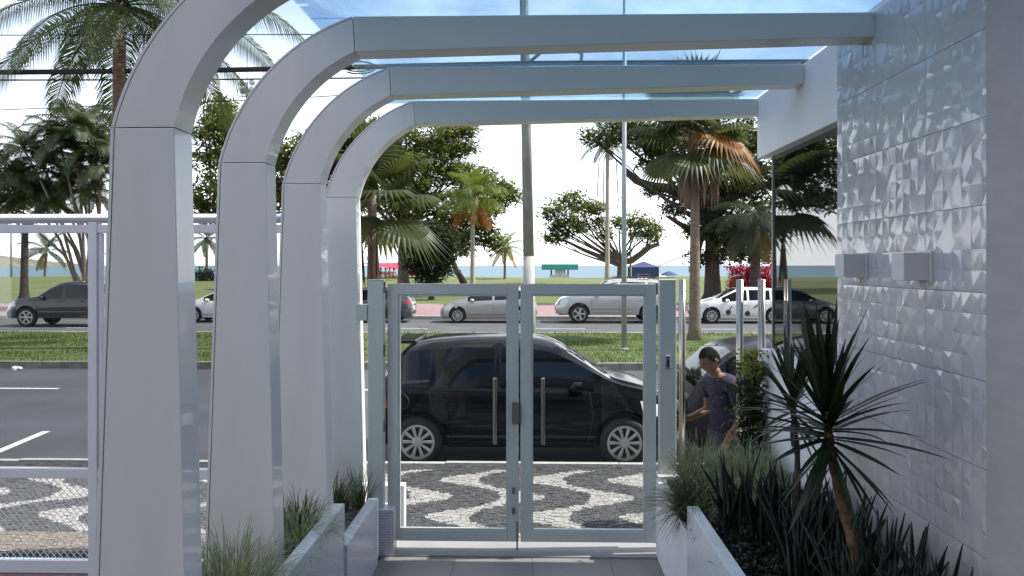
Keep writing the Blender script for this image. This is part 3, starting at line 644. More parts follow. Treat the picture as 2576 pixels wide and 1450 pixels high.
# parked cars
xfox = (PX(1050, 9.43)+PX(1572, 9.43))/2
build_car('hatchback', 'black compact hatchback parked at the kerb behind the gate', (xfox, 10.26, ROADZ), 0, FOX)
fox = bpy.data.objects['hatchback']
MB().tube([(-1.22, .1, 1.48), (-1.42, .1, 1.72)], .004, 5).build('antenna', 'plastic', fox)
MB().box(-1.58, -1.30, -.50, .50, 1.445, 1.485).build('roof_spoiler', 'car_black', fox, bevel=.012)
MB().tube([(1.0, -.55, 1.085), (1.03, -.1, 1.09)], .009, 6).build('wiper', 'plastic', fox)
wine = dict(HATCH); wine.update(paint='car_wine', tail=[], top=[(-2.02, .68), (-1.99, .90), (-1.94, .98), (-1.50, 1.40), (-1.2, 1.47)]+HATCH['top'][5:], rw=(-1.92, -1.50))
tw_, *_ = build_car('hatchback', 'dark purple-grey hatchback parked with its tail towards the black car', (2.06+1.82, 10.28, ROADZ), 0, wine)
YF = 33.0
def far(u_front, u_rear): return (PX(u_front, YF)+PX(u_rear, YF))/2
build_car('pickup_truck', 'dark grey double-cab pickup truck on the far road behind the white fence', (PX(168, 30.5), 31.4, ROADZ), math.pi, PICK)
wh = dict(HATCH); wh.update(paint='car_white')
build_car('white_car', 'white car on the far road glimpsed between two arch columns', (PX(560, YF), YF+.9, ROADZ), math.pi, wh)
est = dict(HATCH); est.update(paint='car_greengrey', spokes=7)
build_car('dark_car', 'dark grey-green car on the far road, only its tail behind the gate', (PX(912, YF), YF+.9, ROADZ), math.pi, est)
si = dict(HATCH)
build_car('silver_hatchback', 'silver hatchback on the far road with bright alloy wheel', (far(1095, 1360), YF+.9, ROADZ), math.pi, si)
build_car('silver_suv', 'silver suv with roof rack on the far road', (PX(1547, YF), YF+.95, ROADZ), math.pi, SUV); bpy.data.objects['silver_suv'].scale = (1.07, 1.07, 1.07)
suv = bpy.data.objects['silver_suv']
for s_ in (-1, 1):
    rr_ = MB().tube([(-1.75, s_*.62, 1.70), (-1.6, s_*.62, 1.78), (-.1, s_*.62, 1.79), (.1, s_*.62, 1.71)], .02, 8).build('roof_rail', 'plastic', suv)
for xx_ in (-1.3, -.4): MB().tube([(xx_, -.62, 1.79), (xx_, .62, 1.79)], .018, 8).build('roof_bar', 'plastic', suv)
MB().box(-1.5, -1.0, -.45, .45, 1.82, 1.90).build('roof_load', 'plastic', suv, bevel=.02)
wk = dict(HATCH); wk.update(paint='car_white', spokes=8)
tt, sy2, *_ = build_car('white_hatchback', 'white hatchback with black wrench-like stickers on its doors', (PX(1870, YF), YF+.9, ROADZ), math.pi, wk)
for (cxs, czs, L_, an) in ((-.42, .62, .62, 40), (.52, .62, .34, 60)):
    b = MB(); ca, sa = math.cos(R(an)), math.sin(R(an)); vs = []; shape = [(-.5, -.07), (.42, -.05), (.42, .05), (-.5, .07)]
    vv = [(cxs-(p*ca-q*sa)*L_, czs+(p*sa+q*ca)*L_) for p, q in shape]
    b.add([(x, (sy2(x, z)+.007), z) for x, z in vv], [(0, 1, 2, 3)])
    c0 = (cxs+.5*ca*L_, czs-.5*sa*L_); ring = [(c0[0]+.11*math.cos(q*.4488), c0[1]+.11*math.sin(q*.4488)) for q in range(14)]
    b.add([(x, sy2(x, z)+.009, z) for x, z in ring], [tuple(range(14))]); b.build('sticker', 'stickerblack', tt)

# ================================================================== TREES
def leaves_cloud(centers, k, size, asp=.42, droop=.2, up=.35, spread=.25):
    C = np.repeat(np.asarray(centers), k, 0); n = len(C); d = RNG.normal(0, 1, (n, 3)); d[:, 2] = d[:, 2]*.6+up; d /= np.linalg.norm(d, axis=1)[:, None]
    C = C+RNG.normal(0, spread, (n, 3))*np.array([1, 1, .5]); s = size*RNG.uniform(.65, 1.25, n)[:, None]
    side = np.cross(d, np.array([0, 0, 1.])+RNG.normal(0, .45, (n, 3))); side /= np.linalg.norm(side, axis=1)[:, None]+1e-9
    tip = C+d*s; tip[:, 2] -= droop*s[:, 0]; mid = C+d*s*.6
    return np.stack([C, mid+side*s*asp*.5, tip, mid-side*s*asp*.5], 1)
def limb(mb, a, b_, r0, r1, bend=.15, n=6, sag=0.):
    a, b_ = Vector(a), Vector(b_); L_ = (b_-a).length; off = Vector((random.uniform(-1, 1), random.uniform(-1, 1), random.uniform(-.3, .6)))*bend*L_
    pts = []; rad = []
    for i in range(n+1):
        t = i/n; p = lerp(a, b_, t)+off*math.sin(math.pi*t)+Vector((0, 0, sag*L_*math.sin(math.pi*t))); pts.append(p); rad.append(lerp(r0, r1, t**.8))
    mb.tube(pts, rad, 8, True); return pts
def tree(name, label, u, vb, Y, fork_v, blobs, leaf, bark, trunk_w, lsize, dens=1., spread_y=.9, asp=.42, rosettes=9, limbs=None, base_z=None, group=None):
    base = Vector((PX(u, Y), Y, ground(Y) if base_z is None else base_z)); t = thing(name, label, 'tree', base, group=group)
    mb = MB(); fork = P(u+random.uniform(-4, 4), fork_v, Y); fl_ = fork-base
    mb.tube([(0, 0, -.3), (0, 0, .0), fl_*.12+Vector((.02, 0, 0)), fl_*.35, fl_*.7, fl_], [trunk_w*1.7, trunk_w*1.35, trunk_w*.85, trunk_w*.7, trunk_w*.66, trunk_w*.6], 12)
    centers = []
    for (bu, bv, br, *yy) in blobs:
        dy = yy[0] if yy else random.uniform(-.45, .45)*spread_y*br/FPX*Y
        c = P(bu, bv, Y+dy); r = br/FPX*Y; rel = c-base
        pts = limb(mb, fl_*random.uniform(.75, 1), rel-Vector((0, 0, r*.25)), trunk_w*.26, trunk_w*.07, .14)
        nb = max(4, int(5*dens))
        tips = []
        for q in range(nb):
            dd = Vector(RNG.normal(0, 1, 3)).normalized(); dd.z = abs(dd.z)*.8-.15; e = rel+dd*r*random.uniform(.55, 1.); limb(mb, pts[random.randint(3, 6)], e, trunk_w*.07, .012, .12, 4); tips.append(e)
        nc = int(dens*90*(r/1.2)**1.7)+16
        dirs = RNG.normal(0, 1, (nc, 3)); dirs /= np.linalg.norm(dirs, axis=1)[:, None]; rad = r*RNG.uniform(.15, 1, nc)**.45
        # broken into flat layers with gaps
        cs = dirs*rad[:, None]*np.array([1.08, 1.0, .72]); lay = np.round(cs[:, 2]/(r*.38))*r*.38; cs[:, 2] = cs[:, 2]*.35+lay*.65
        keep = (np.sin(cs[:, 0]*2.9/r+bu)+np.sin(cs[:, 1]*3.3/r+bv)+np.sin(cs[:, 2]*4.1/r+bu*.3)) > -1.15
        centers.append(np.array(rel)+cs[keep])
    for q in (limbs or []):
        pts = [P(a, b_, Y)-base for a, b_ in q[0]]
        mb.tube(pts, [lerp(q[1], q[2], i/(len(pts)-1)) for i in range(len(pts))], 8)
    o = mb.build('trunk', bark, t); smooth_mesh(o.data)
    V_ = leaves_cloud(np.concatenate(centers), rosettes, lsize, asp, spread=lsize*.75)
    me = npmesh('crown', V_, 4, leaf if isinstance(leaf, str) else leaf[0])
    if not isinstance(leaf, str):
        for l_ in leaf[1:]: me.materials.append(MATS[l_])
        mi = (RNG.random(len(V_)) < .22).astype(np.int32); mi = np.repeat(mi[::rosettes], rosettes)[:len(V_)]; me.polygons.foreach_set('material_index', mi)
    place('crown', me, None, t); return t
AL = ('leaf_almond', 'leaf_almond_yellow')
tree('almond_tree', 'broad-leaved almond tree seen between the first two arch columns', 600, 770, 38, 560, [(515, 320, 60), (560, 300, 55), (520, 420, 70), (580, 390, 70), (510, 500, 55), (600, 480, 70), (650, 430, 60), (700, 470, 45), (715, 420, 30), (690, 500, 45), (560, 270, 30), (740, 470, 40), (770, 420, 60), (800, 370, 60), (840, 420, 60), (870, 350, 45), (790, 490, 60), (850, 500, 50), (720, 380, 40), (640, 540, 40), (530, 540, 40), (590, 330, 45)], AL, 'bark', .38, .30, 1.15)
tree('almond_tree', 'tall almond tree with thick flared trunk behind the fan palm', 1015, 700, 62, 560, [(900, 330, 30), (945, 330, 45), (1010, 360, 55), (1080, 340, 50), (1140, 330, 35), (1175, 330, 22), (1120, 375, 45), (1170, 372, 25), (1040, 430, 75), (960, 420, 65), (980, 520, 60), (920, 500, 45), (1030, 500, 65), (1150, 520, 60), (1090, 400, 60), (1040, 600, 45), (1120, 560, 50), (890, 420, 40), (920, 570, 34), (985, 580, 40), (1200, 560, 40), (1150, 440, 50), (1230, 470, 36), (1110, 450, 55), (1060, 510, 50), (1200, 450, 45), (1265, 480, 32), (1290, 495, 22), (1240, 520, 35), (930, 590, 30), (1010, 580, 35), (1180, 590, 40), (1100, 590, 40), (1225, 600, 30), (1160, 630, 24), (1250, 620, 20)], AL, 'bark', .55, .40, .85, limbs=[([(1022, 600), (1070, 640), (1120, 640), (1150, 600)], .16, .07)])
lt = thing('leaning_trunk', 'bare dark leaning tree trunk on the beach lawn beside the dark bush', 'tree', (PX(1163, 60), 60, ground(60)))
q0 = Vector((PX(1163, 60), 60, ground(60))); tb = MB(); tb.tube([P(a, b_, 60)-q0 for a, b_ in ((1168, 716), (1160, 700), (1146, 676), (1136, 650), (1138, 620), (1150, 600))], [.28, .24, .2, .18, .14, .08], 10); tb.build('trunk', 'barkdark', lt, smooth=True)
me = npmesh('crown', leaves_cloud([P(1150, 600, 60)-q0+Vector((random.uniform(-1, 1), random.uniform(-.8, .8), random.uniform(-.5, .7))) for _ in range(50)], 8, .35, spread=.25), 4, 'leaf_dark'); place('crown', me, None, lt)
tree('dark_bush', 'dense dark bush behind the gate, under the almond tree', 1085, 712, 52, 690, [(1060, 620, 32), (1095, 600, 36), (1050, 670, 28), (1085, 660, 40), (1115, 650, 30), (1080, 700, 30), (1110, 690, 22), (1070, 580, 36), (1120, 610, 36), (1045, 640, 34)], 'leaf_dark', 'barkdark', .2, .34, 1.6)
tree('umbrella_almond_tree', 'small spreading almond tree with crooked bare limbs by the beach', 1560, 695, 66, 655, [(1400, 520, 26), (1440, 505, 30), (1470, 525, 34), (1430, 550, 34), (1500, 520, 28), (1380, 540, 22), (1395, 570, 24), (1450, 570, 28), (1500, 560, 22), (1390, 600, 20), (1420, 590, 16), (1520, 590, 18), (1600, 555, 26), (1625, 560, 22), (1640, 580, 20), (1600, 590, 20), (1650, 600, 12), (1560, 560, 20)], AL, 'bark', .42, .36, .75,
     limbs=[([(1562, 660), (1520, 650), (1470, 630), (1430, 610), (1400, 600)], .26, .06), ([(1562, 660), (1590, 656), (1612, 640), (1635, 622), (1656, 615), (1652, 603)], .28, .16), ([(1562, 660), (1545, 630), (1520, 600), (1505, 570)], .18, .06), ([(1625, 632), (1630, 600), (1624, 575)], .12, .05)])
tree('fig_tree', 'big dark fig tree with heavy limbs behind the tall fan palm', 1792, 730, 47, 540, [(1500, 345, 36), (1545, 335, 40), (1600, 345, 40), (1640, 370, 36), (1700, 360, 60), (1770, 340, 60), (1840, 360, 60), (1910, 360, 50), (1720, 420, 40), (1780, 430, 60), (1860, 440, 60), (1930, 450, 45), (1720, 480, 30), (1640, 480, 18), (1700, 530, 28), (1800, 510, 55), (1880, 520, 70), (1940, 540, 50), (1820, 450, 75), (1900, 400, 70), (1850, 590, 60), (1930, 600, 50), (1760, 500, 50), (1660, 340, 50), (1650, 410, 36), (1720, 310, 60), (1600, 320, 40), (1840, 310, 60), (1830, 580, 50), (1900, 600, 45), (1760, 580, 36), (1870, 640, 34), (1810, 640, 30), (1760, 650, 26), (1920, 640, 30)], 'leaf_ficus', 'barkdark', .62, .34, 1.0,
     limbs=[([(1790, 560), (1740, 510), (1690, 475), (1640, 470), (1600, 455), (1570, 430)], .42, .16), ([(1790, 600), (1760, 590), (1720, 570), (1680, 545)], .3, .1), ([(1795, 540), (1850, 490), (1910, 470), (1960, 460)], .4, .15), ([(1795, 520), (1800, 440), (1790, 360)], .4, .15)])
tree('far_tree', 'dark leafy tree behind the multi-stemmed palm clump', 60, 760, 48, 560, [(20, 450, 40), (70, 470, 45), (120, 500, 40), (30, 500, 40)], 'leaf_dark', 'barkdark', .3, .35, .8)

# ---------------------------------------------------------------- palms
def frond_mesh(nm, L_, elev, curve, leaflen, m, nl=46, hang=.55, seed=1, wid=.04, plume=False):
    rg = random.Random(seed); pts = []; x = z = 0.; a = R(elev); n = 24; ds = L_/n; dirs = []
    for i in range(n+1):
        pts.append(Vector((x, 0, z))); dirs.append(Vector((math.cos(a), 0, math.sin(a)))); x += math.cos(a)*ds; z += math.sin(a)*ds; a -= R(curve)/n*(0.5+1.0*i/n)
    V_ = []
    def quad(a_, b_, c, d): V_.append([a_, b_, c, d])
    for i in range(n):
        w0, w1 = .035*(1-i/n)+.006, .035*(1-(i+1)/n)+.006
        quad(pts[i]+Vector((0, -w0, 0)), pts[i]+Vector((0, w0, 0)), pts[i+1]+Vector((0, w1, 0)), pts[i+1]+Vector((0, -w1, 0)))
        quad(pts[i]+Vector((0, 0, -w0)), pts[i]+Vector((0, 0, w0*.3)), pts[i+1]+Vector((0, 0, w1*.3)), pts[i+1]+Vector((0, 0, -w1)))
    for k in range(nl):
        s = .13+.87*(k+.5)/nl; f = s*n; i = min(int(f), n-1); p = lerp(pts[i], pts[i+1], f-i); tg = dirs[i]
        ll = leaflen*(math.sin(math.pi*min(1, s*.86+.12))**.6)*rg.uniform(.85, 1.1)
        for sd in (-1, 1):
            hg = hang*rg.uniform(.75, 1.25); nup = Vector((-tg.z, 0, tg.x))
            if plume: base_d = (tg*.5+Vector((0, sd*rg.uniform(.4, 1), 0))+nup*rg.uniform(-.5, .5)).normalized()
            else: base_d = (tg*.55+Vector((0, sd, 0))+nup*.12).normalized()
            m1 = p+base_d*ll*.45+Vector((0, 0, -hg*ll*.14)); d2 = (base_d+Vector((0, 0, -hg*1.5))).normalized(); e = m1+d2*ll*.55
            wv = (tg-base_d*tg.dot(base_d)).normalized()*wid*.5
            quad(p-wv*.6, p+wv*.6, m1+wv, m1-wv); quad(m1-wv, m1+wv, e+wv*.12, e-wv*.12)
    return npmesh(nm, np.array([[tuple(v) for v in q] for q in V_]), 4, m)
def palm(name, label, base, topz, r0, r1, frs, bark='palmbark', lean=(0, 0), n=24, group=None, shaft=None, seed=3, sc=1., skip=None):
    rg = random.Random(seed); base = Vector(base); t = thing(name, label, 'palm tree', base, group=group); h = topz-base.z
    mb = MB(); pts = []; rad = []
    for i in range(13):
        s = i/12; pts.append((lean[0]*s*s, lean[1]*s*s, -.2+(h+.2)*s)); rad.append(lerp(r0, r1, min(1, s*1.3))*(1+.35*max(0, .12-s)/.12)*rg.uniform(.96, 1.04))
    mb.tube(pts, rad, 12); o = mb.build('trunk', bark, t, smooth=True)
    if shaft: MB().tube([(lean[0], lean[1], h-.05), (lean[0]*1.03, lean[1]*1.03, h+shaft)], [r1*1.05, r1*.7], 10).build('crown_shaft', 'fan_green', t, smooth=True)
    z = h+(shaft or 0)
    for j in range(n):
        me = frs[int(j*len(frs)/n)]; az = j*2.39996+rg.uniform(-.2, .2)
        place('frond', me, None, t, (lean[0], lean[1], z-.02*j/n*sc), (rg.uniform(-.12, .12), rg.uniform(-.08, .08), az), sc*rg.uniform(.88, 1.1))
    return t
def coco(tagn, L_, ll, m, m_old, nl=46, wid=.045):
    return [frond_mesh(tagn+'_up', L_, 72, 70, ll, m, nl, .4, 1, wid), frond_mesh(tagn+'_mid', L_, 45, 85, ll, m, nl, .7, 2, wid), frond_mesh(tagn+'_arch', L_*1.03, 18, 80, ll, m, nl, 1., 3, wid), frond_mesh(tagn+'_low', L_, -14, 58, ll*.95, m, nl, 1.1, 4, wid), frond_mesh(tagn+'_old', L_*.95, -42, 35, ll*.85, m_old, nl, .8, 5, wid)]
big = coco('coconut_frond', 4.9, 1.05, 'frond', 'frond_old', 84, .037)
palm('coconut_palm', 'tall coconut palm with brown trunk and hanging fronds above the overhead cables', (PX(300, 21.5), 21.5, .0), PZ(-5, 21.5), .24, .165, [big[0], big[1], big[1], big[2], big[2], big[3], big[3]], 'palmbarkbrown', (-.1, .2), 30, seed=5)
small = coco('young_frond', 2.5, .6, 'frond_blue', 'frond_yellow', 34, .05)
palm('coconut_palm', 'small coconut palm by the sea behind the pickup truck', (PX(113, 88), 88, ground(88)), PZ(628, 88), .17, .11, small, 'palmbark', (.2, 0), 17, seed=8, sc=1.25)
small2 = coco('green_frond', 2.4, .6, 'frond_queen', 'frond_yellow', 34, .05)
palm('coconut_palm', 'small bright coconut palm by the sea beside the concrete pole', (PX(1270, 72), 72, ground(72)), PZ(622, 72), .13, .09, small2, 'palmbark', (0, 0), 17, seed=9, sc=.95)
qf = [frond_mesh('queen_up', 2.6, 75, 80, .75, 'frond_queen', 44, .6, 11, .035, True), frond_mesh('queen_mid', 2.7, 45, 105, .8, 'frond_queen', 44, .9, 12, .035, True), frond_mesh('queen_arch', 2.7, 15, 95, .8, 'frond_queen', 44, 1.1, 13, .035, True), frond_mesh('queen_old', 2.3, -35, 50, .6, 'frond_orange', 40, .8, 14, .035, True)]
palm('queen_palm', 'plumed queen palm with orange old fronds in front of the almond tree', (PX(1189, 56), 56, ground(56)), PZ(500, 56), .19, .14, qf, 'palmbarkpale', (0, 0), 38, seed=10, sc=1.12)
palm('slender_palm', 'slender pale-trunked palm with hanging dead strands beside the umbrella tree', (PX(1528, 60), 60, ground(60)), PZ(375, 60), .2, .14, coco('slender_frond', 2.6, .7, 'frond_blue', 'frond', 36, .05), 'palmbarkpale', (0, 0), 14, shaft=.7, seed=12, sc=1.)
sp = bpy.data.objects['slender_palm']; zz = PZ(375, 60)-ground(60)
for a, L_ in ((-.5, 5.5), (.55, 6.5), (.9, 4.5), (-.2, 6)): MB().tube([(0, 0, zz), (a*1.2, .1, zz-.8), (a*1.5, .1, zz-L_*.6), (a*.9, 0, zz-L_)], [.05, .04, .04, .01], 5).build('dead_strand', 'frond_dead', sp)
tag_palm = palm('coconut_palm', 'dark coconut palm on the beach lawn behind the low green bush', (PX(520, 75), 75, ground(75)), PZ(600, 75), .16, .1, small, 'palmbark', (0, 0), 15, seed=14)
# multi-stemmed clump
ac = [frond_mesh('areca_up', 2.2, 70, 90, .6, 'frond', 46, .35, 21, .036), frond_mesh('areca_mid', 2.4, 48, 120, .62, 'frond', 46, .5, 22, .036), frond_mesh('areca_arch', 2.3, 25, 115, .62, 'frond', 46, .7, 23, .036), frond_mesh('areca_low', 2., -5, 80, .55, 'frond', 42, .8, 24, .036)]
cl = thing('clump_palm', 'clump of thin-stemmed palms with curling fronds behind the pickup truck', 'palm tree', (PX(228, 41), 41, 0)); q0 = Vector(cl.location); rg = random.Random(4)
for k, (u, v) in enumerate(((60, 350), (35, 420), (110, 400), (20, 500), (150, 330), (185, 300), (215, 290), (200, 370), (240, 340), (255, 400), (170, 440), (90, 470), (225, 460), (130, 490))):
    tp = P(u, v+25, 41+rg.uniform(-1.2, 1.2))-q0; b0 = Vector((rg.uniform(-.5, .5), rg.uniform(-.5, .5), -.2)); md = lerp(b0, tp, .5)+Vector((.25*(b0.x-tp.x)*.4+.2, 0, .3))
    st_ = MB().tube([b0, lerp(b0, md, .5)+Vector((.08, 0, 0)), md, lerp(md, tp, .5)+Vector((0, 0, .08)), tp], [.085, .075, .07, .06, .05], 7).build('stem', 'palmbark', cl, smooth=True)
    for j in range(17): place('frond', ac[int(j*4/17)], None, cl, tp, (rg.uniform(-.15, .15), rg.uniform(-.1, .1), j*2.4+rg.uniform(-.3, .3)), rg.uniform(.85, 1.15))
# fan palms
def fan_mesh(nm, pet, rad, elev, m, nb=30, droop=.35, fold=.25, seed=1, span=285):
    rg = random.Random(seed); V_ = []; e = R(elev); d = Vector((math.cos(e), 0, math.sin(e))); hub = d*pet+Vector((0, 0, -.06*pet*pet)); upv = Vector((-math.sin(e), 0, math.cos(e))); w = .03
    for (o1, o2) in ((Vector((0, -w, 0)), Vector((0, w, 0))), (Vector((0, 0, -w)), Vector((0, 0, w)))): V_.append([o1, o2, hub+o2*.6, hub+o1*.6])
    def dirp(a, r): 
        a_ = R(a); v = d*math.cos(a_)+Vector((0, math.sin(a_), 0)); return hub+v*r+upv*(fold*abs(math.sin(a_))*r*.5)+Vector((0, 0, -droop*r*r/rad))
    st = span/nb
    for k in range(nb):
        a = -span/2+(k+.5)*st; r1 = rad*.58; r2 = rad*rg.uniform(.9, 1.08); pl_ = upv*.02*rad
        A0 = dirp(a-st*.5, .02); p1, p2, pm = dirp(a-st*.5, r1), dirp(a+st*.5, r1), dirp(a, r1)+pl_
        tip = dirp(a+rg.uniform(-2, 2), r2)+Vector((0, 0, -droop*.25*rad*rg.uniform(.3, 1.4)))
        V_ += [[hub, p1, pm, pm], [hub, pm, p2, p2], [p1, lerp(p1, tip, .5)+(pm-p1)*.3, tip, pm], [pm, tip, lerp(p2, tip, .5)+(pm-p2)*.3, p2]]
    arr = np.array([[tuple(v) for v in q] for q in V_]); 
    q4 = [q for q in arr if not np.allclose(q[2], q[3])]; q3 = [np.array([q[0], q[1], q[2], (q[2]+q[0])/2]) for q in arr if np.allclose(q[2], q[3])]
    return npmesh(nm, np.array(q4+q3), 4, m)
def fan_palm(name, label, base, topz, r0, r1, pet, rad, n, dead, seed, lean=(0, 0), orange=3, bark='palmbark'):
    rg = random.Random(seed); base = Vector(base); t = thing(name, label, 'palm tree', base); h = topz-base.z; mb = MB()
    pts = [(lean[0]*(i/12)**2, lean[1]*(i/12)**2, -.2+(h+.2)*i/12) for i in range(13)]; mb.tube(pts, [lerp(r0, r1, min(1, i/12*1.4))*(1+.5*max(0, .1-i/12)/.1)*rg.uniform(.97, 1.03) for i in range(13)], 14); mb.build('trunk', bark, t, smooth=True)
    ms = [fan_mesh('fan_up', pet, rad, 70, 'fan_green', droop=.15, seed=seed), fan_mesh('fan_mid', pet, rad, 40, 'fan_green', droop=.3, seed=seed+1), fan_mesh('fan_side', pet, rad, 10, 'fan_green', droop=.45, seed=seed+2), fan_mesh('fan_low', pet, rad, -22, 'fan_green', droop=.5, seed=seed+3)]
    org = fan_mesh('fan_orange', pet*.9, rad*1.15, -30, 'frond_orange', droop=.55, seed=seed+4)
    for j in range(n): place('fan_leaf', ms[int(j*4/n)], None, t, (lean[0], lean[1], h-.03*j), (rg.uniform(-.15, .15), 0, j*2.39996+rg.uniform(-.2, .2)), rg.uniform(.88, 1.1))
    for j in range(orange): place('old_leaf', org, None, t, (lean[0], lean[1], h-.2), (0, rg.uniform(-.1, .1), (-.3, -.95, 2.3, 3.4)[j]), 1.)
    for j in range(dead):
        a = j*2*math.pi/dead+.15; L_ = (pet*.8+rad*rg.uniform(.75, 1.1)); rr = rg.uniform(.45, .85) if j % 3 else .2; b = MB(); tp = Vector((math.cos(a)*rr, math.sin(a)*rr, -pet*.95)); b.tube([(0, 0, 0), (math.cos(a)*rr*.9, math.sin(a)*rr*.9, -pet*.3), tp], .025, 5)
        nn = 11; vs = []; 
        for k in range(nn):
            q = 2*math.pi*k/nn; vs.append(tp+Vector((.05*math.cos(q), .05*math.sin(q), 0)))
        for k in range(nn):
            q = 2*math.pi*k/nn; w_ = .20*rg.uniform(.6, 1.2)*(1 if k % 2 else .45); vs.append(tp+Vector((w_*math.cos(q), w_*math.sin(q), -L_*.45)))
        for k in range(nn):
            q = 2*math.pi*k/nn; w_ = .26*rg.uniform(.4, 1.2)*(1 if k % 2 else .4); vs.append(tp+Vector((w_*math.cos(q), w_*math.sin(q), -L_*rg.uniform(.75, 1.05))))
        fs = [(k, (k+1) % nn, nn+(k+1) % nn, nn+k) for k in range(nn)]+[(nn+k, nn+(k+1) % nn, 2*nn+k) for k in range(nn)]
        b.add(vs, fs); b.build('dead_leaf', 'frond_dead', t, loc=(lean[0], lean[1], h-.1))
    return t
fan_palm('fan_palm', 'tall fan palm on the median with hanging brown dead leaves', (PX(1748, 24.4), 24.4, .01), PZ(290, 24.4), .19, .125, 1.15, 1.1, 30, 6, 31, orange=2)
fan_palm('fan_palm', 'stout fan palm with huge leaves behind the arch at the gate post', (PX(936, 39), 39, 0), PZ(480, 39), .27, .21, 2.0, 2.3, 20, 4, 41, orange=0)
dkf = [frond_mesh('dark_frond_mid', 2.9, 45, 95, .75, 'leaf_dark', 40, .9, 61, .03), frond_mesh('dark_frond_arch', 3.0, 15, 85, .8, 'leaf_dark', 40, 1.1, 62, .03), frond_mesh('dark_frond_low', 2.9, -25, 55, .75, 'leaf_dark', 40, 1., 63, .03), frond_mesh('dark_frond_hang', 2.7, -52, 28, .7, 'frond_old', 50, .8, 64, .026)]
palm('shaggy_palm', 'shaggy dark palm with drooping fronds in front of the fig tree', (PX(1900, 42), 42, 0), PZ(545, 42), .3, .24, [dkf[0], dkf[1], dkf[1], dkf[2], dkf[2], dkf[3]], 'barkdark', (0, 0), 40, seed=51)
# red hedge
hd = thing('red_hedge', 'red-leaved hedge under the fig tree', 'hedge', (PX(1895, 44), 44, 0)); cs = [(random.uniform(-1.2, 1.3), random.uniform(-.4, .4), random.uniform(.6, 2.15)) for _ in range(340)]
place('foliage', npmesh('foliage', leaves_cloud(cs, 9, .26, .3, spread=.16), 4, 'redleaf'), None, hd); MB().tube([(0, 0, -.1), (0, .05, 1.)], [.05, .03], 6).build('stem', 'barkdark', hd)
bs = thing('low_bush', 'low green bush on the beach lawn between the arch columns', 'bush', (PX(515, 70), 70, ground(70))); cs = [(random.uniform(-1.3, 1.3), random.uniform(-.6, .6), random.uniform(.0, .8)) for _ in range(90)]
place('foliage', npmesh('foliage', leaves_cloud(cs, 10, .5, .2, spread=.2), 4, 'leaf_dark'), None, bs); MB().tube([(0, 0, -.1), (0, .05, .4)], [.05, .03], 6).build('stem', 'barkdark', bs)

# ================================================================== POLES, CABLES
py_ = 22.0; base = Vector((P(1334, 860, py_).x, py_, 0.0)); tp = P(1316, -120, py_)
po = thing('utility_pole', 'grey concrete utility pole with white painted foot on the median', 'pole', base)
zf = PZ(645, py_); rel = tp-base; f_ = (zf)/rel.z
MB().tube([(0, 0, -.2), rel*f_], [.168, .152], 16).build('painted_foot', 'polepaint', po, smooth=True)
MB().tube([rel*f_+Vector((0, 0, .001)), rel], [.151, .115], 16).build('shaft', 'poleconcrete', po, smooth=True)
def onpole(v): z = PZ(v, py_); return rel*(z/rel.z)
for v, L_ in ((-60, 1.1),):
    p = onpole(v); MB().box(-L_*.3, L_, -.06, -.0, -.06, .06).build('cross_arm', 'poleconcrete', po, loc=p+Vector((0, -.16, 0)))
p = onpole(165); MB().tube([p, p+Vector((.5, -.2, .35)), p+Vector((1.3, -.3, .42)), p+Vector((1.55, -.3, .2)), p+Vector((1.5, -.3, -.15))], .05, 8).build('lamp_arm', 'galv', po, smooth=True)
for dx in (-.35, .8, 1.1): MB().lathe([(.0, 0), (.05, .01), (.06, .05), (.03, .08), (.05, .12), (.02, .18)], 10).build('insulator', 'plastic', po, loc=onpole(-60)+Vector((dx, -.19, .06)))
def wire(name, label, pts, r, n=40, sag=0.):
    b = MB(); P2 = []
    for a, c in zip(pts, pts[1:]):
        for k in range(n//(len(pts)-1)): s = k/(n//(len(pts)-1)); P2.append(lerp(Vector(a), Vector(c), s)-Vector((0, 0, sag*4*s*(1-s))))
    P2.append(Vector(pts[-1])); o = b.tube(P2, r, 6, False).build(name, 'cable'); tag(o, label, 'cable', 'overhead cables along the street'); return o
wy = 21.7
def wp(u, v, y=wy): return P(u, v, y)
wire('overhead_cable', 'thin topmost overhead wire crossing behind the tall coconut palm', [wp(-500, 90), wp(1320, 86), wp(3000, 80)], .014)
wire('overhead_cable', 'thick black bundled overhead cable, the heaviest of the wires', [wp(-500, 187), wp(500, 178), wp(1320, 160), wp(3000, 150)], .072)
wire('overhead_cable', 'thin overhead wire just under the thick black cable bundle', [wp(-500, 203), wp(500, 201), wp(1320, 192), wp(3000, 185)], .022)
wire('overhead_cable', 'slack overhead wire, lowest of all, dipping behind the coconut palm trunk', [wp(-500, 282), wp(0, 277), wp(700, 250), wp(1320, 212), wp(3000, 200)], .012)
b = MB(); q = [P(905+40*math.cos(a/20*6.28*1.4), 165+14*math.sin(a/20*6.28*1.4)+a*.4, wy) for a in range(21)]; o = b.tube(q, .02, 6).build('cable_loop', 'cable'); tag(o, 'coiled loop of spare black cable hanging on the thick cable bundle', 'cable')
lp = thing('lamp_post', 'slim grey metal lamp post on the median beside the concrete pole', 'lamp post', (PX(1570, 21.5), 21.5, .01))
MB().tube([(0, 0, -.1), (0, 0, 4.2), (.02, 0, 9.5)], [.075, .065, .05], 12).build('shaft', 'galv', lp, smooth=True); MB().lathe([(.0, 0), (.13, .0), (.13, .03), (.08, .05), (.0, .05)], 12).build('base_plate', 'galv', lp)
MB().tube([(.02, 0, 9.5), (.02, .5, 10), (.02, 1.5, 10.2)], .04, 8).build('arm', 'galv', lp, smooth=True); MB().box(-.12, .16, 1.4, 2.0, 10.12, 10.24).build('lamp_head', 'galv', lp, bevel=.03)
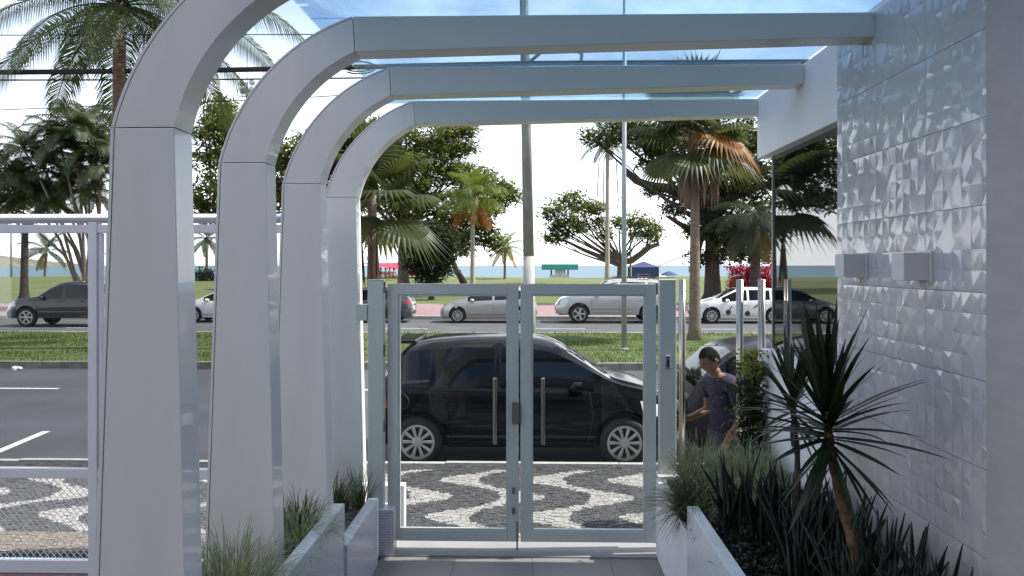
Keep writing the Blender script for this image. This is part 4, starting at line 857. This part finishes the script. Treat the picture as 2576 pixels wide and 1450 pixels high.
for u, y, vt, lab in ((28, 80, 560, 'thin pale lamp pole on the beach promenade behind the pickup truck'), (1586, 75, 555, 'thin promenade lamp pole behind the umbrella-shaped almond tree'), (270, 95, 640, 'short thin pole at the sea edge behind the palm clump')):
    t = thing('promenade_pole', lab, 'pole', (PX(u, y), y, ground(y))); h = PZ(vt, y)-ground(y); MB().tube([(0, 0, -.1), (0, 0, h)], [.12, .08], 8).build('shaft', 'poleconcrete', t, smooth=True); MB().box(-.5, .1, -.1, .1, h-.001, h+.12).build('lamp_head', 'galv', t, bevel=.03)
# radio mast far off, seen between the arches
t = thing('radio_mast', 'far rooftop radio mast with dish antennas between the arch curves', 'mast', P(622, 330, 75)); q0 = Vector(t.location); t.location.z = ground(75)
h = PZ(150, 75)-ground(75); MB().tube([(0, 0, 0), (0, 0, h-2)], [.22, .12], 8).build('shaft', 'galv', t); MB().tube([(0, 0, h-2.01), (0, 0, h+1)], [.05, .02], 6).build('whip_antenna', 'galv', t)
for dx, v in ((-.45, 205), (.5, 203), (-.4, 225), (.45, 222)): MB().lathe([(.0, 0), (.25, .05), (.34, .18)], 14, 'y').build('dish', 'galv', t, loc=(dx, -.2, PZ(v, 75)-ground(75)))
MB().tube([(-.9, 0, PZ(218, 75)-ground(75)), (-.95, 0, PZ(238, 75)-ground(75)), (0, 0, PZ(240, 75)-ground(75))], .05, 6).build('bracket', 'galv', t)

# ================================================================== BEACH THINGS
t = thing('red_tent', 'red beach tent canopy behind the almond trunk', 'tent', (PX(1015, 74), 74, ground(74))); q0 = Vector(t.location)
zt_ = PZ(664, 74)-q0.z; w_ = 2.1
b = MB(); b.add([(-w_-1.6, -1.5, zt_+.05), (-.6, -1.5, zt_-.5), (-.6, 1.5, zt_-.5), (-w_-1.6, 1.5, zt_+.05), (w_, -1.5, zt_-.65), (w_, 1.5, zt_-.65), (.2, 0, zt_+.1)], [(0, 1, 6), (1, 4, 6), (4, 5, 6), (5, 2, 6), (2, 3, 6), (3, 0, 6)]); b.build('canopy', 'redcanvas', t)
MB().box(-.1, w_, 1.4, 1.46, .2, zt_-.6).build('side_panel', 'redcanvas', t)
for x, y in ((-.6, -1.4), (w_-.05, -1.4), (-.6, 1.4), (w_-.05, 1.4)): MB().tube([(x, y, -.1), (x, y, zt_-.55)], .03, 6).build('leg', 'whitepaint', t)
t = thing('blue_tent', 'dark blue beach tent beside the grey lamp post', 'tent', (PX(1618, 76), 76, ground(76))); q0 = Vector(t.location); hh = PZ(672, 76)-q0.z
b = MB(); b.add([(-1.35, -1.3, hh), (1.35, -1.3, hh), (1.35, 1.3, hh), (-1.35, 1.3, hh), (0, 0, hh+.55)], [(0, 1, 4), (1, 2, 4), (2, 3, 4), (3, 0, 4)]); b.build('canopy', 'bluecanvas', t)
for k, (x0_, x1_, y0_, y1_) in enumerate(((-1.3, 1.3, -1.3, -1.26), (1.26, 1.3, -1.25, 1.25), (-1.3, 1.3, 1.26, 1.3))): MB().box(x0_, x1_, y0_, y1_, .05, hh-.01).build('side_panel', 'bluecanvas', t)
b = MB(); b.add([(1.4, -.8, hh+.1), (5.0, -.8, hh+1.5), (5.0, .8, hh+1.5), (1.4, .8, hh+.1)], [(0, 1, 2, 3)]); b.build('awning', 'bluecanvas', t)
for x, y in ((-1.3, -1.32), (1.32, -1.32)): MB().tube([(x, y, 0), (x, y, hh)], .03, 6).build('leg', 'whitepaint', t)
MB().tube([(4.95, 0, 0), (4.95, 0, hh+1.5)], .03, 6).build('leg', 'whitepaint', t)
t = thing('lifeguard_kiosk', 'beach kiosk on posts with flat teal roof', 'kiosk', (PX(1408, 86), 86, ground(86))); q0 = Vector(t.location); z_ = PZ(679, 86)-q0.z
MB().box(-1.95, 1.95, -1.5, 1.5, z_, z_+.62).build('roof', 'tealroof', t, bevel=.08); MB().box(-1.1, 1., -.9, .9, z_-.95, z_-.55).build('counter', 'whitecanvas', t)
for x in (-.9, 0, .9): MB().tube([(x, 0, -.3), (x, 0, z_)], .08, 8).build('post', 'bark', t)
MB().box(-.5, .6, -.8, .8, z_-.5, z_-.02).build('hut', 'whitecanvas', t)
def umbrella(u, v, y, m, lab, r=1.1):
    t = thing('beach_umbrella', lab, 'umbrella', (PX(u, y), y, ground(y))); h = PZ(v, y)-ground(y)
    MB().lathe([(.02, h+.02), (r*.4, h-.1), (r*.8, h-.32), (r, h-.5)], 12).build('canopy', m, t, smooth=True); MB().tube([(0, 0, -.1), (0, 0, h)], .025, 6).build('pole', 'whitepaint', t)
umbrella(1683, 683, 92, 'bluecanvas', 'blue beach umbrella beside the fan palm trunk'); umbrella(1660, 690, 100, 'whitecanvas', 'white beach umbrella behind the blue tent awning')
umbrella(1040, 678, 88, 'redcanvas', 'red beach umbrella behind the red tent')
t = thing('deck_chair', 'striped folding deck chair propped behind the silver suv', 'deck chair', (PX(1615, 60), 60, ground(60))); q0 = Vector(t.location)
for k in range(5): MB().add([(-.9+.15*k, -.3, .5+.0*k), (-.80+.15*k, -.3, .5), (.0+.15*k, .3, 1.15), (-.1+.15*k, .3, 1.15)], [(0, 1, 2, 3)]).build('slat', ('whitecanvas', 'redcanvas')[k % 2], t)
MB().tube([(-.9, -.3, .0), (.5, .3, 1.15)], .03, 6).build('leg', 'bark', t); MB().tube([(.5, -.3, 0), (-.2, .3, 1.1)], .03, 6).build('leg', 'bark', t)

# ================================================================== PEOPLE
def skin_mesh(nm, verts, edges, radii, root=0, lv=2):
    me = bpy.data.meshes.new(nm); me.from_pydata(verts, edges, []); o = bpy.data.objects.new(nm, me); COL.objects.link(o)
    o.modifiers.new('skin', 'SKIN'); 
    for i, r_ in enumerate(radii):
        sv = me.skin_vertices[0].data[i]; sv.radius = (r_, r_) if not hasattr(r_, '__len__') else r_; sv.use_root = (i == root)
    s_ = o.modifiers.new('sub', 'SUBSURF'); s_.levels = lv; s_.render_levels = lv
    bpy.context.view_layer.update(); dg_ = bpy.context.evaluated_depsgraph_get(); m2 = bpy.data.meshes.new_from_object(o.evaluated_get(dg_)); m2.name = nm
    bpy.data.objects.remove(o); m2.materials.clear(); smooth_mesh(m2); return m2
def hand(vs, es, rs, wrist, dirv, palmn, root, thumb_side):
    d = Vector(dirv).normalized(); nrm = Vector(palmn).normalized(); sd = d.cross(nrm).normalized()*thumb_side
    pm = Vector(wrist)+d*.05; vs.append(pm); es.append((root, len(vs)-1)); rs.append((.032, .018)); pi = len(vs)-1
    kn = Vector(wrist)+d*.09; vs.append(kn); es.append((pi, len(vs)-1)); rs.append((.036, .015)); ki = len(vs)-1
    for q, ln in ((-.028, .062), (-.009, .078), (.010, .082), (.028, .074)):
        a = kn+sd*q+d*.012; m1 = a+d*ln*.55+nrm*.012; e = m1+d*ln*.35+nrm*.03
        n0 = len(vs); vs += [a, m1, e]; es += [(ki, n0), (n0, n0+1), (n0+1, n0+2)]; rs += [.009, .0085, .007]
    a = pm+sd*.035; e = a+sd*.025+d*.045+nrm*.01; n0 = len(vs); vs += [a, e]; es += [(pi, n0), (n0, n0+1)]; rs += [.011, .008]
# man standing on the pavement, head bowed, one forearm raised
mn = thing('person', 'person in a dark purple shirt standing outside the glass screen', 'person', (P(1828, 900, 6.95).x, 6.95, 0.0), R(112))
H0 = 1.545
vs = [(0, 0, .86), (0, .0, 1.02), (0, .03, 1.18), (0, .07, 1.27), (0, .11, 1.335), (0, .14, 1.41)]; es = [(0, 1), (1, 2), (2, 3), (3, 4), (4, 5)]; rs = [(.15, .11), (.145, .105), (.16, .11), (.12, .085), .052, .055]
for s_ in (-1, 1):
    n0 = len(vs); vs += [(s_*.10, 0, .80), (s_*.105, .02, .46), (s_*.11, -.02, .09), (s_*.115, .12, .04)]; es += [(0, n0), (n0, n0+1), (n0+1, n0+2), (n0+2, n0+3)]; rs += [.085, .058, .042, .036]
    n0 = len(vs)
    if s_ > 0: vs += [(.19, .05, 1.25), (.235, .03, .99), (.20, .26, .93)]; hd_ = (-.1, .8, .05)
    else: vs += [(-.19, .05, 1.25), (-.235, .02, .98), (-.215, .16, .80)]; hd_ = (.05, .3, -.6)
    es += [(3, n0), (n0, n0+1), (n0+1, n0+2)]; rs += [.058, .042, .028]
    hand(vs, es, rs, vs[n0+2], hd_, (-s_, .2, 0), n0+2, 1)
body = place('body', skin_mesh('body', vs, es, rs), 'skin', mn)
tv = [(0, 0, .78), (0, .0, 1.02), (0, .03, 1.18), (0, .07, 1.275), (0, .095, 1.31)]; te = [(0, 1), (1, 2), (2, 3), (3, 4)]; tr_ = [(.20, .155), (.18, .135), (.18, .13), (.135, .10), .07]
for s_ in (-1, 1): n0 = len(tv); tv += [(s_*.19, .05, 1.25), (s_*.222, .035, 1.09)]; te += [(3, n0), (n0, n0+1)]; tr_ += [.074, .066]
place('shirt', skin_mesh('shirt', tv, te, tr_), 'shirt_purple', mn)
tv = [(0, 0, .88), (0, 0, .82)]; te = [(0, 1)]; tr_ = [(.19, .15), (.19, .15)]
for s_ in (-1, 1): n0 = len(tv); tv += [(s_*.10, 0, .74), (s_*.105, .02, .46), (s_*.11, -.02, .12)]; te += [(1, n0), (n0, n0+1), (n0+1, n0+2)]; tr_ += [.10, .075, .066]
place('trousers', skin_mesh('trousers', tv, te, tr_), 'trousers', mn)
# head: shaped ellipsoid with brow, nose, chin, ears
def head_mesh(nm):
    b = MB(); n, m = 20, 16; vs_ = []
    for j in range(m+1):
        th = math.pi*j/m; zz_ = math.cos(th)
        for i in range(n):
            a = 2*math.pi*i/n; rx, ry = .074, .094; taper = 1-.28*max(0, -zz_)**1.3; x_ = rx*math.sin(th)*math.cos(a)*taper; y_ = ry*math.sin(th)*math.sin(a)*(1-.12*max(0, -zz_)); z_2 = .118*zz_
            fr_ = max(0, math.sin(a))**6*math.sin(th)
            if fr_ > 0: y_ += .016*math.exp(-((z_2+.022)/.022)**2)*math.exp(-(x_/.016)**2)*fr_ - .008*math.exp(-((z_2-.012)/.012)**2)*math.exp(-((abs(x_)-.03)/.014)**2)+.006*math.exp(-((z_2+.058)/.008)**2)*math.exp(-(x_/.025)**2)+.006*math.exp(-((z_2+.095)/.018)**2)
            vs_.append((x_, y_, z_2))
    fs_ = [(j*n+i, (j+1)*n+i, (j+1)*n+(i+1) % n, j*n+(i+1) % n) for j in range(m) for i in range(n)]
    b.add(vs_, fs_)
    for s_ in (-1, 1): b.tube([(s_*.068, -.01, -.03), (s_*.082, -.018, -.005), (s_*.078, -.012, .022)], [.008, .014, .009], 8)
    me_ = b.mesh(nm); smooth_mesh(me_); return me_
hm = head_mesh('head'); ho_ = place('head', hm, 'skin', mn, (0, .175, 1.462), (R(-24), 0, 0), .98)
for s_ in (-1, 1): MB().lathe([(.0, -.008), (.008, -.004), (.010, 0), (.008, .005)], 10, 'y', (s_*.029, .083, .012)).build('eye', 'hair', ho_)
b = MB(); n, m = 22, 10; vs_ = []
for j in range(m+1):
    for i in range(n):
        a = 2*math.pi*i/n; lim = R(62) if math.sin(a) > .3 else (R(112) if math.sin(a) < -.2 else R(88)); th = lim*j/m; vs_.append((.079*math.sin(th)*math.cos(a)*1.03, .099*math.sin(th)*math.sin(a)-.003, .124*math.cos(th)+random.uniform(-.002, .002)))
b.add(vs_, [(j*n+i, (j+1)*n+i, (j+1)*n+(i+1) % n, j*n+(i+1) % n) for j in range(m) for i in range(n)]); b.build('hair', 'hair', ho_, smooth=True)
# seated group by the red tent
sv = [(0, 0, .30), (0, .02, .55), (0, .04, .78), (0, .05, .90), (0, .06, 1.0), (0, .06, 1.1)]; se = [(0, 1), (1, 2), (2, 3), (3, 4), (4, 5)]; sr = [(.16, .12), (.14, .1), (.15, .1), .05, .09, .085]
for s_ in (-1, 1):
    n0 = len(sv); sv += [(s_*.1, .1, .3), (s_*.12, .48, .42), (s_*.12, .5, .05), (s_*.12, .62, .03)]; se += [(0, n0), (n0, n0+1), (n0+1, n0+2), (n0+2, n0+3)]; sr += [.08, .06, .045, .035]
    n0 = len(sv); sv += [(s_*.19, .04, .76), (s_*.22, .1, .5), (s_*.16, .34, .48)]; se += [(2, n0), (n0, n0+1), (n0+1, n0+2)]; sr += [.055, .042, .03]
sm_ = skin_mesh('body', sv, se, sr, lv=1); tvm = skin_mesh('shirt', [(0, 0, .28), (0, .02, .55), (0, .04, .79)], [(0, 1), (1, 2)], [(.175, .135), (.16, .12), (.165, .115)], lv=1)
for k, (u, m_, lab) in enumerate(((948, 'hair', 'person in black sitting at the end of the group, nearest the fan palm trunk'), (958, 'shirt_red', 'person in red sitting in the group by the red tent'), (970, 'trousers', 'person in dark blue sitting in the middle of the group by the red tent'), (980, 'shirt_purple', 'person in purple sitting in the group by the red tent'), (990, 'shirt_white', 'person in white sitting in the group beside the almond trunk'))):
    p_ = thing('person', lab, 'person', (PX(u, 70+k % 2), 70+k % 2, ground(70+k % 2)+.02), R(160+k*17), 'people sitting by the red tent')
    place('body', sm_, 'skin', p_, scale=.95); tv2 = tvm.copy(); tv2.materials.clear(); place('shirt', tv2, m_, p_, scale=.95)
    MB().lathe([(.0, 1.13), (.07, 1.115), (.097, 1.06), (.09, 1.0)], 10, 'z', (0, .055, -.02)).build('hair', 'hair', p_)

# ================================================================== PLANTS IN THE PLANTERS
def grass_tuft(name, label, c, n, h, spread, m, w=.006, cat='grass plant', droop=1., lean=(0, 0)):
    t = thing(name, label, cat, c); V_ = []; 
    for k in range(n):
        a = RNG.uniform(0, 6.283); rr = spread*.35*math.sqrt(RNG.random()); p = np.array([rr*math.cos(a), rr*math.sin(a), 0.]); L_ = h*RNG.uniform(.55, 1.2); a2 = a+RNG.normal(0, .6); out = RNG.uniform(.15, 1.0)*spread; wv = np.array([-math.sin(a2), math.cos(a2), 0])*w
        prev = p; seg = 5
        for s in range(seg):
            t1 = (s+1)/seg; q = p+np.array([math.cos(a2)*out*t1**1.3+lean[0]*t1*t1, math.sin(a2)*out*t1**1.3+lean[1]*t1*t1, L_*(t1*1.15-.62*droop*t1**2.6*(out/spread+.25))]); w0, w1 = 1-.85*s/seg, 1-.85*(s+1)/seg
            V_.append([prev-wv*w0, prev+wv*w0, q+wv*w1, q-wv*w1]); prev = q
    o = place('blades', npmesh('blades', np.array(V_), 4, m), None, t); o['kind'] = 'stuff'; return t
grass_tuft('grass_tuft', 'big arching grass tuft in the planter between the first and second columns', (-1.45, 3.78, .64), 420, .42, .46, 'grass_grey', .0042, droop=1.25)
grass_tuft('grass_tuft', 'dark arching grass tuft in the planter at the foot of the second column', (-1.38, 4.62, .64), 330, .31, .38, 'grass_grey', .0042, droop=1.25)
grass_tuft('grass_tuft', 'grass tuft in the planter end between the second and third columns', (-1.45, 4.88, .62), 160, .30, .26, 'grass_green', .005)
grass_tuft('fern_tuft', 'feathery green tuft in the lower planter step beside the gate post', (-1.46, 5.72, .40), 420, .37, .26, 'grass_green', .0045, droop=.7)
grass_tuft('fern_tuft', 'small wispy tuft leaning on the gate post', (-1.33, 6.08, .40), 110, .34, .2, 'grass_green', .004, droop=.6)
k_ = 0
for (x, y, n_, h_, lab, m_) in ((1.22, 5.75, 420, .50, 'pale wispy grass clump behind the gate post, in the planter corner', 'grass_grey'), (1.48, 5.5, 420, .52, 'pale wispy grass clump in the middle of the planter by the glass screen', 'grass_grey'), (1.12, 5.25, 300, .36, 'dark grass clump spilling over the planter edge', 'grass_green'), (1.45, 5.05, 320, .42, 'greyish grass clump in front of the white low wall', 'grass_grey'), (1.6, 5.85, 260, .5, 'tall pale grass clump against the low wall of the building', 'grass_grey')):
    grass_tuft('grass_clump', lab, (x, y, .6), int(n_*2.2), h_*1.0, .40, m_, .004, droop=1.2, lean=(-.1, -.08) if x < 1.2 else (0, 0))
grass_tuft('hanging_grass', 'drooping grass hanging over the low planter wall by the gate', (1.06, 5.45, .58), 150, .12, .22, 'grass_green', .004, droop=3.2, lean=(-.08, -.05))
# climbing bush by the glass screen
t = thing('leafy_bush', 'leafy bush with yellow-green top against the glass screen', 'bush', (1.66, 6.05, .62)); cs = [(random.gauss(0, .055), random.gauss(0, .05), random.uniform(.0, 1.0)) for _ in range(210)]
me = npmesh('foliage', leaves_cloud(cs, 7, .06, .55, spread=.035), 4, 'bush_green'); me.materials.append(MATS['bush_yellow']); zz_ = np.repeat(np.array([c[2] for c in cs]), 7); me.polygons.foreach_set('material_index', ((zz_ > .84) & (RNG.random(len(zz_)) < .7)).astype(np.int32)); place('foliage', me, None, t)
MB().tube([(0, 0, -.05), (.01, .02, .5), (0, 0, .9)], [.014, .01, .005], 6).build('stem', 'bark', t)
# ground cover
cs = [(1.04+.42*random.random()*1.0, 2.0+random.random()*3.1, .62+.10*random.random()) for _ in range(3200)]; o = place('ground_cover', npmesh('ground_cover', leaves_cloud(cs, 7, .036, .45, up=.8, spread=.035), 4, 'cover')); tag(o, 'dark leafy ground cover filling the planter behind its white rim', 'ground cover', kind='stuff')
# dracaenas
def strap_mesh(nm, L_, elev, curve, w, seed):
    pts = []; x = z = 0.; a = R(elev); n = 9
    for i in range(n+1): pts.append((x, z)); x += math.cos(a)*L_/n; z += math.sin(a)*L_/n; a -= R(curve)/n*(.3+1.4*i/n)
    b = MB(); vs = []; wd = [.55, .8, .95, 1, 1, .95, .82, .62, .36, .03]
    for i, (px_, pz_) in enumerate(pts): q = w*wd[i]/2; vs += [(px_, -q, pz_+q*.35), (px_, 0, pz_), (px_, q, pz_+q*.35)]
    b.add(vs, [(3*i+k, 3*i+k+1, 3*i+k+4, 3*i+k+3) for i in range(n) for k in range(2)]); me = b.mesh(nm); smooth_mesh(me); return me
straps = [strap_mesh('strap', .46, e, c_, .036, i) for i, (e, c_) in enumerate(((84, 6), (74, 8), (62, 12), (48, 14), (30, 18), (12, 20), (-12, 18), (-40, 12)))]
def dracaena(label, base, pts, r, n, seed, sc, bark='drac_trunk'):
    rg = random.Random(seed); base = Vector(base); t = thing('dracaena', label, 'dracaena', base); rel = [Vector(p)-base for p in pts]
    o = MB(); R2 = []; P2 = []
    for a, c in zip(rel, rel[1:]):
        for k in range(6): P2.append(lerp(a, c, k/6)); R2.append(r*rg.uniform(.82, 1.15))
    P2.append(rel[-1]); R2.append(r); o.tube(P2, R2, 10).build('trunk', bark, t, smooth=True)
    for j in range(n):
        f = j/n; me = straps[min(7, int(f*8))]; hp = lerp(rel[-1]+Vector((0, 0, .03)), rel[-2], f*1.4) if f < .72 else lerp(rel[-2], rel[-3], (f-.72)*2.2)
        place('leaf', me, 'drac', t, hp, (rg.uniform(-.3, .3), rg.uniform(-.25, .25), j*2.39996+rg.uniform(-.5, .5)), sc*rg.uniform(.7, 1.12))
dracaena('spiky dracaena with mottled orange-brown trunk before the tiled wall', P(2160, 1440, 3.3)-Vector((0, 0, .35)), [P(2165, 1440, 3.3)-Vector((0, 0, .35)), P(2150, 1390, 3.3), P(2112, 1250, 3.35), P(2094, 1160, 3.4), P(2084, 1090, 3.4), P(2080, 1035, 3.4)], .020, 92, 3, .93)
dracaena('smaller dracaena half hidden behind the larger one, before the white low wall', P(2006, 1150, 4.3)-Vector((0, 0, .6)), [P(2006, 1150, 4.3)-Vector((0, 0, .6)), P(2006, 1150, 4.3), P(2000, 1090, 4.3), P(1996, 1040, 4.3), P(1994, 1005, 4.3)], .017, 48, 5, .76, 'barkdark')
# spear plants in a dense row along the wall
sp_m = []
for k in range(5):
    L_ = .5; n = 7; b = MB(); P2 = [Vector((.02*k*(i/n)**2*(1 if k % 2 else -1)*2.2, 0, L_*i/n)) for i in range(n+1)]; b.tube(P2, [.011, .0125, .0125, .012, .011, .0095, .007, .002], 6); me = b.mesh('spear_leaf'); smooth_mesh(me); sp_m.append(me)
rg = random.Random(9)
spots = [(1.22, 4.75), (1.38, 4.62), (1.52, 4.7), (1.62, 4.45), (1.42, 4.3), (1.6, 4.1), (1.36, 3.95), (1.56, 3.8), (1.66, 3.6), (1.44, 3.55), (1.60, 3.35), (1.5, 3.15), (1.66, 3.05), (1.36, 3.25), (1.6, 2.85), (1.45, 2.8)]
for k, (x, y) in enumerate(spots):
    t = thing('spear_plant', 'dark green spear-leaved plant standing in the dense row along the tiled wall', 'spear plant', (x, y, .61), group='dark spear plants along the tiled wall')
    for j in range(24):
        a = rg.uniform(0, 6.28); rr = .12*math.sqrt(rg.random()); tl = rg.uniform(.02, .24)
        place('spear_leaf', sp_m[j % 5], 'spear', t, (rr*math.cos(a), rr*math.sin(a), -.02), (-tl*math.sin(a), tl*math.cos(a), rg.uniform(0, 6.28)), (1, 1, rg.uniform(.75, 1.16)))
# crumpled paper in the gutter of the median
b = MB(); rg = random.Random(2); n, m = 9, 6
b.add([(.26*math.sin(math.pi*j/m)*math.cos(6.283*i/n)*rg.uniform(.5, 1.2), .16*math.sin(math.pi*j/m)*math.sin(6.283*i/n)*rg.uniform(.5, 1.2), .08+.09*math.cos(math.pi*j/m)*rg.uniform(.6, 1.3)) for j in range(m+1) for i in range(n)], [(j*n+i, (j+1)*n+i, (j+1)*n+(i+1) % n, j*n+(i+1) % n) for j in range(m) for i in range(n)])
o = b.build('paper_litter', 'whitepaint', loc=(PX(42, 17.9), 17.9, ROADZ)); o.scale = (.55, .6, .6); tag(o, 'crumpled white paper litter in the gutter of the median kerb', 'litter')
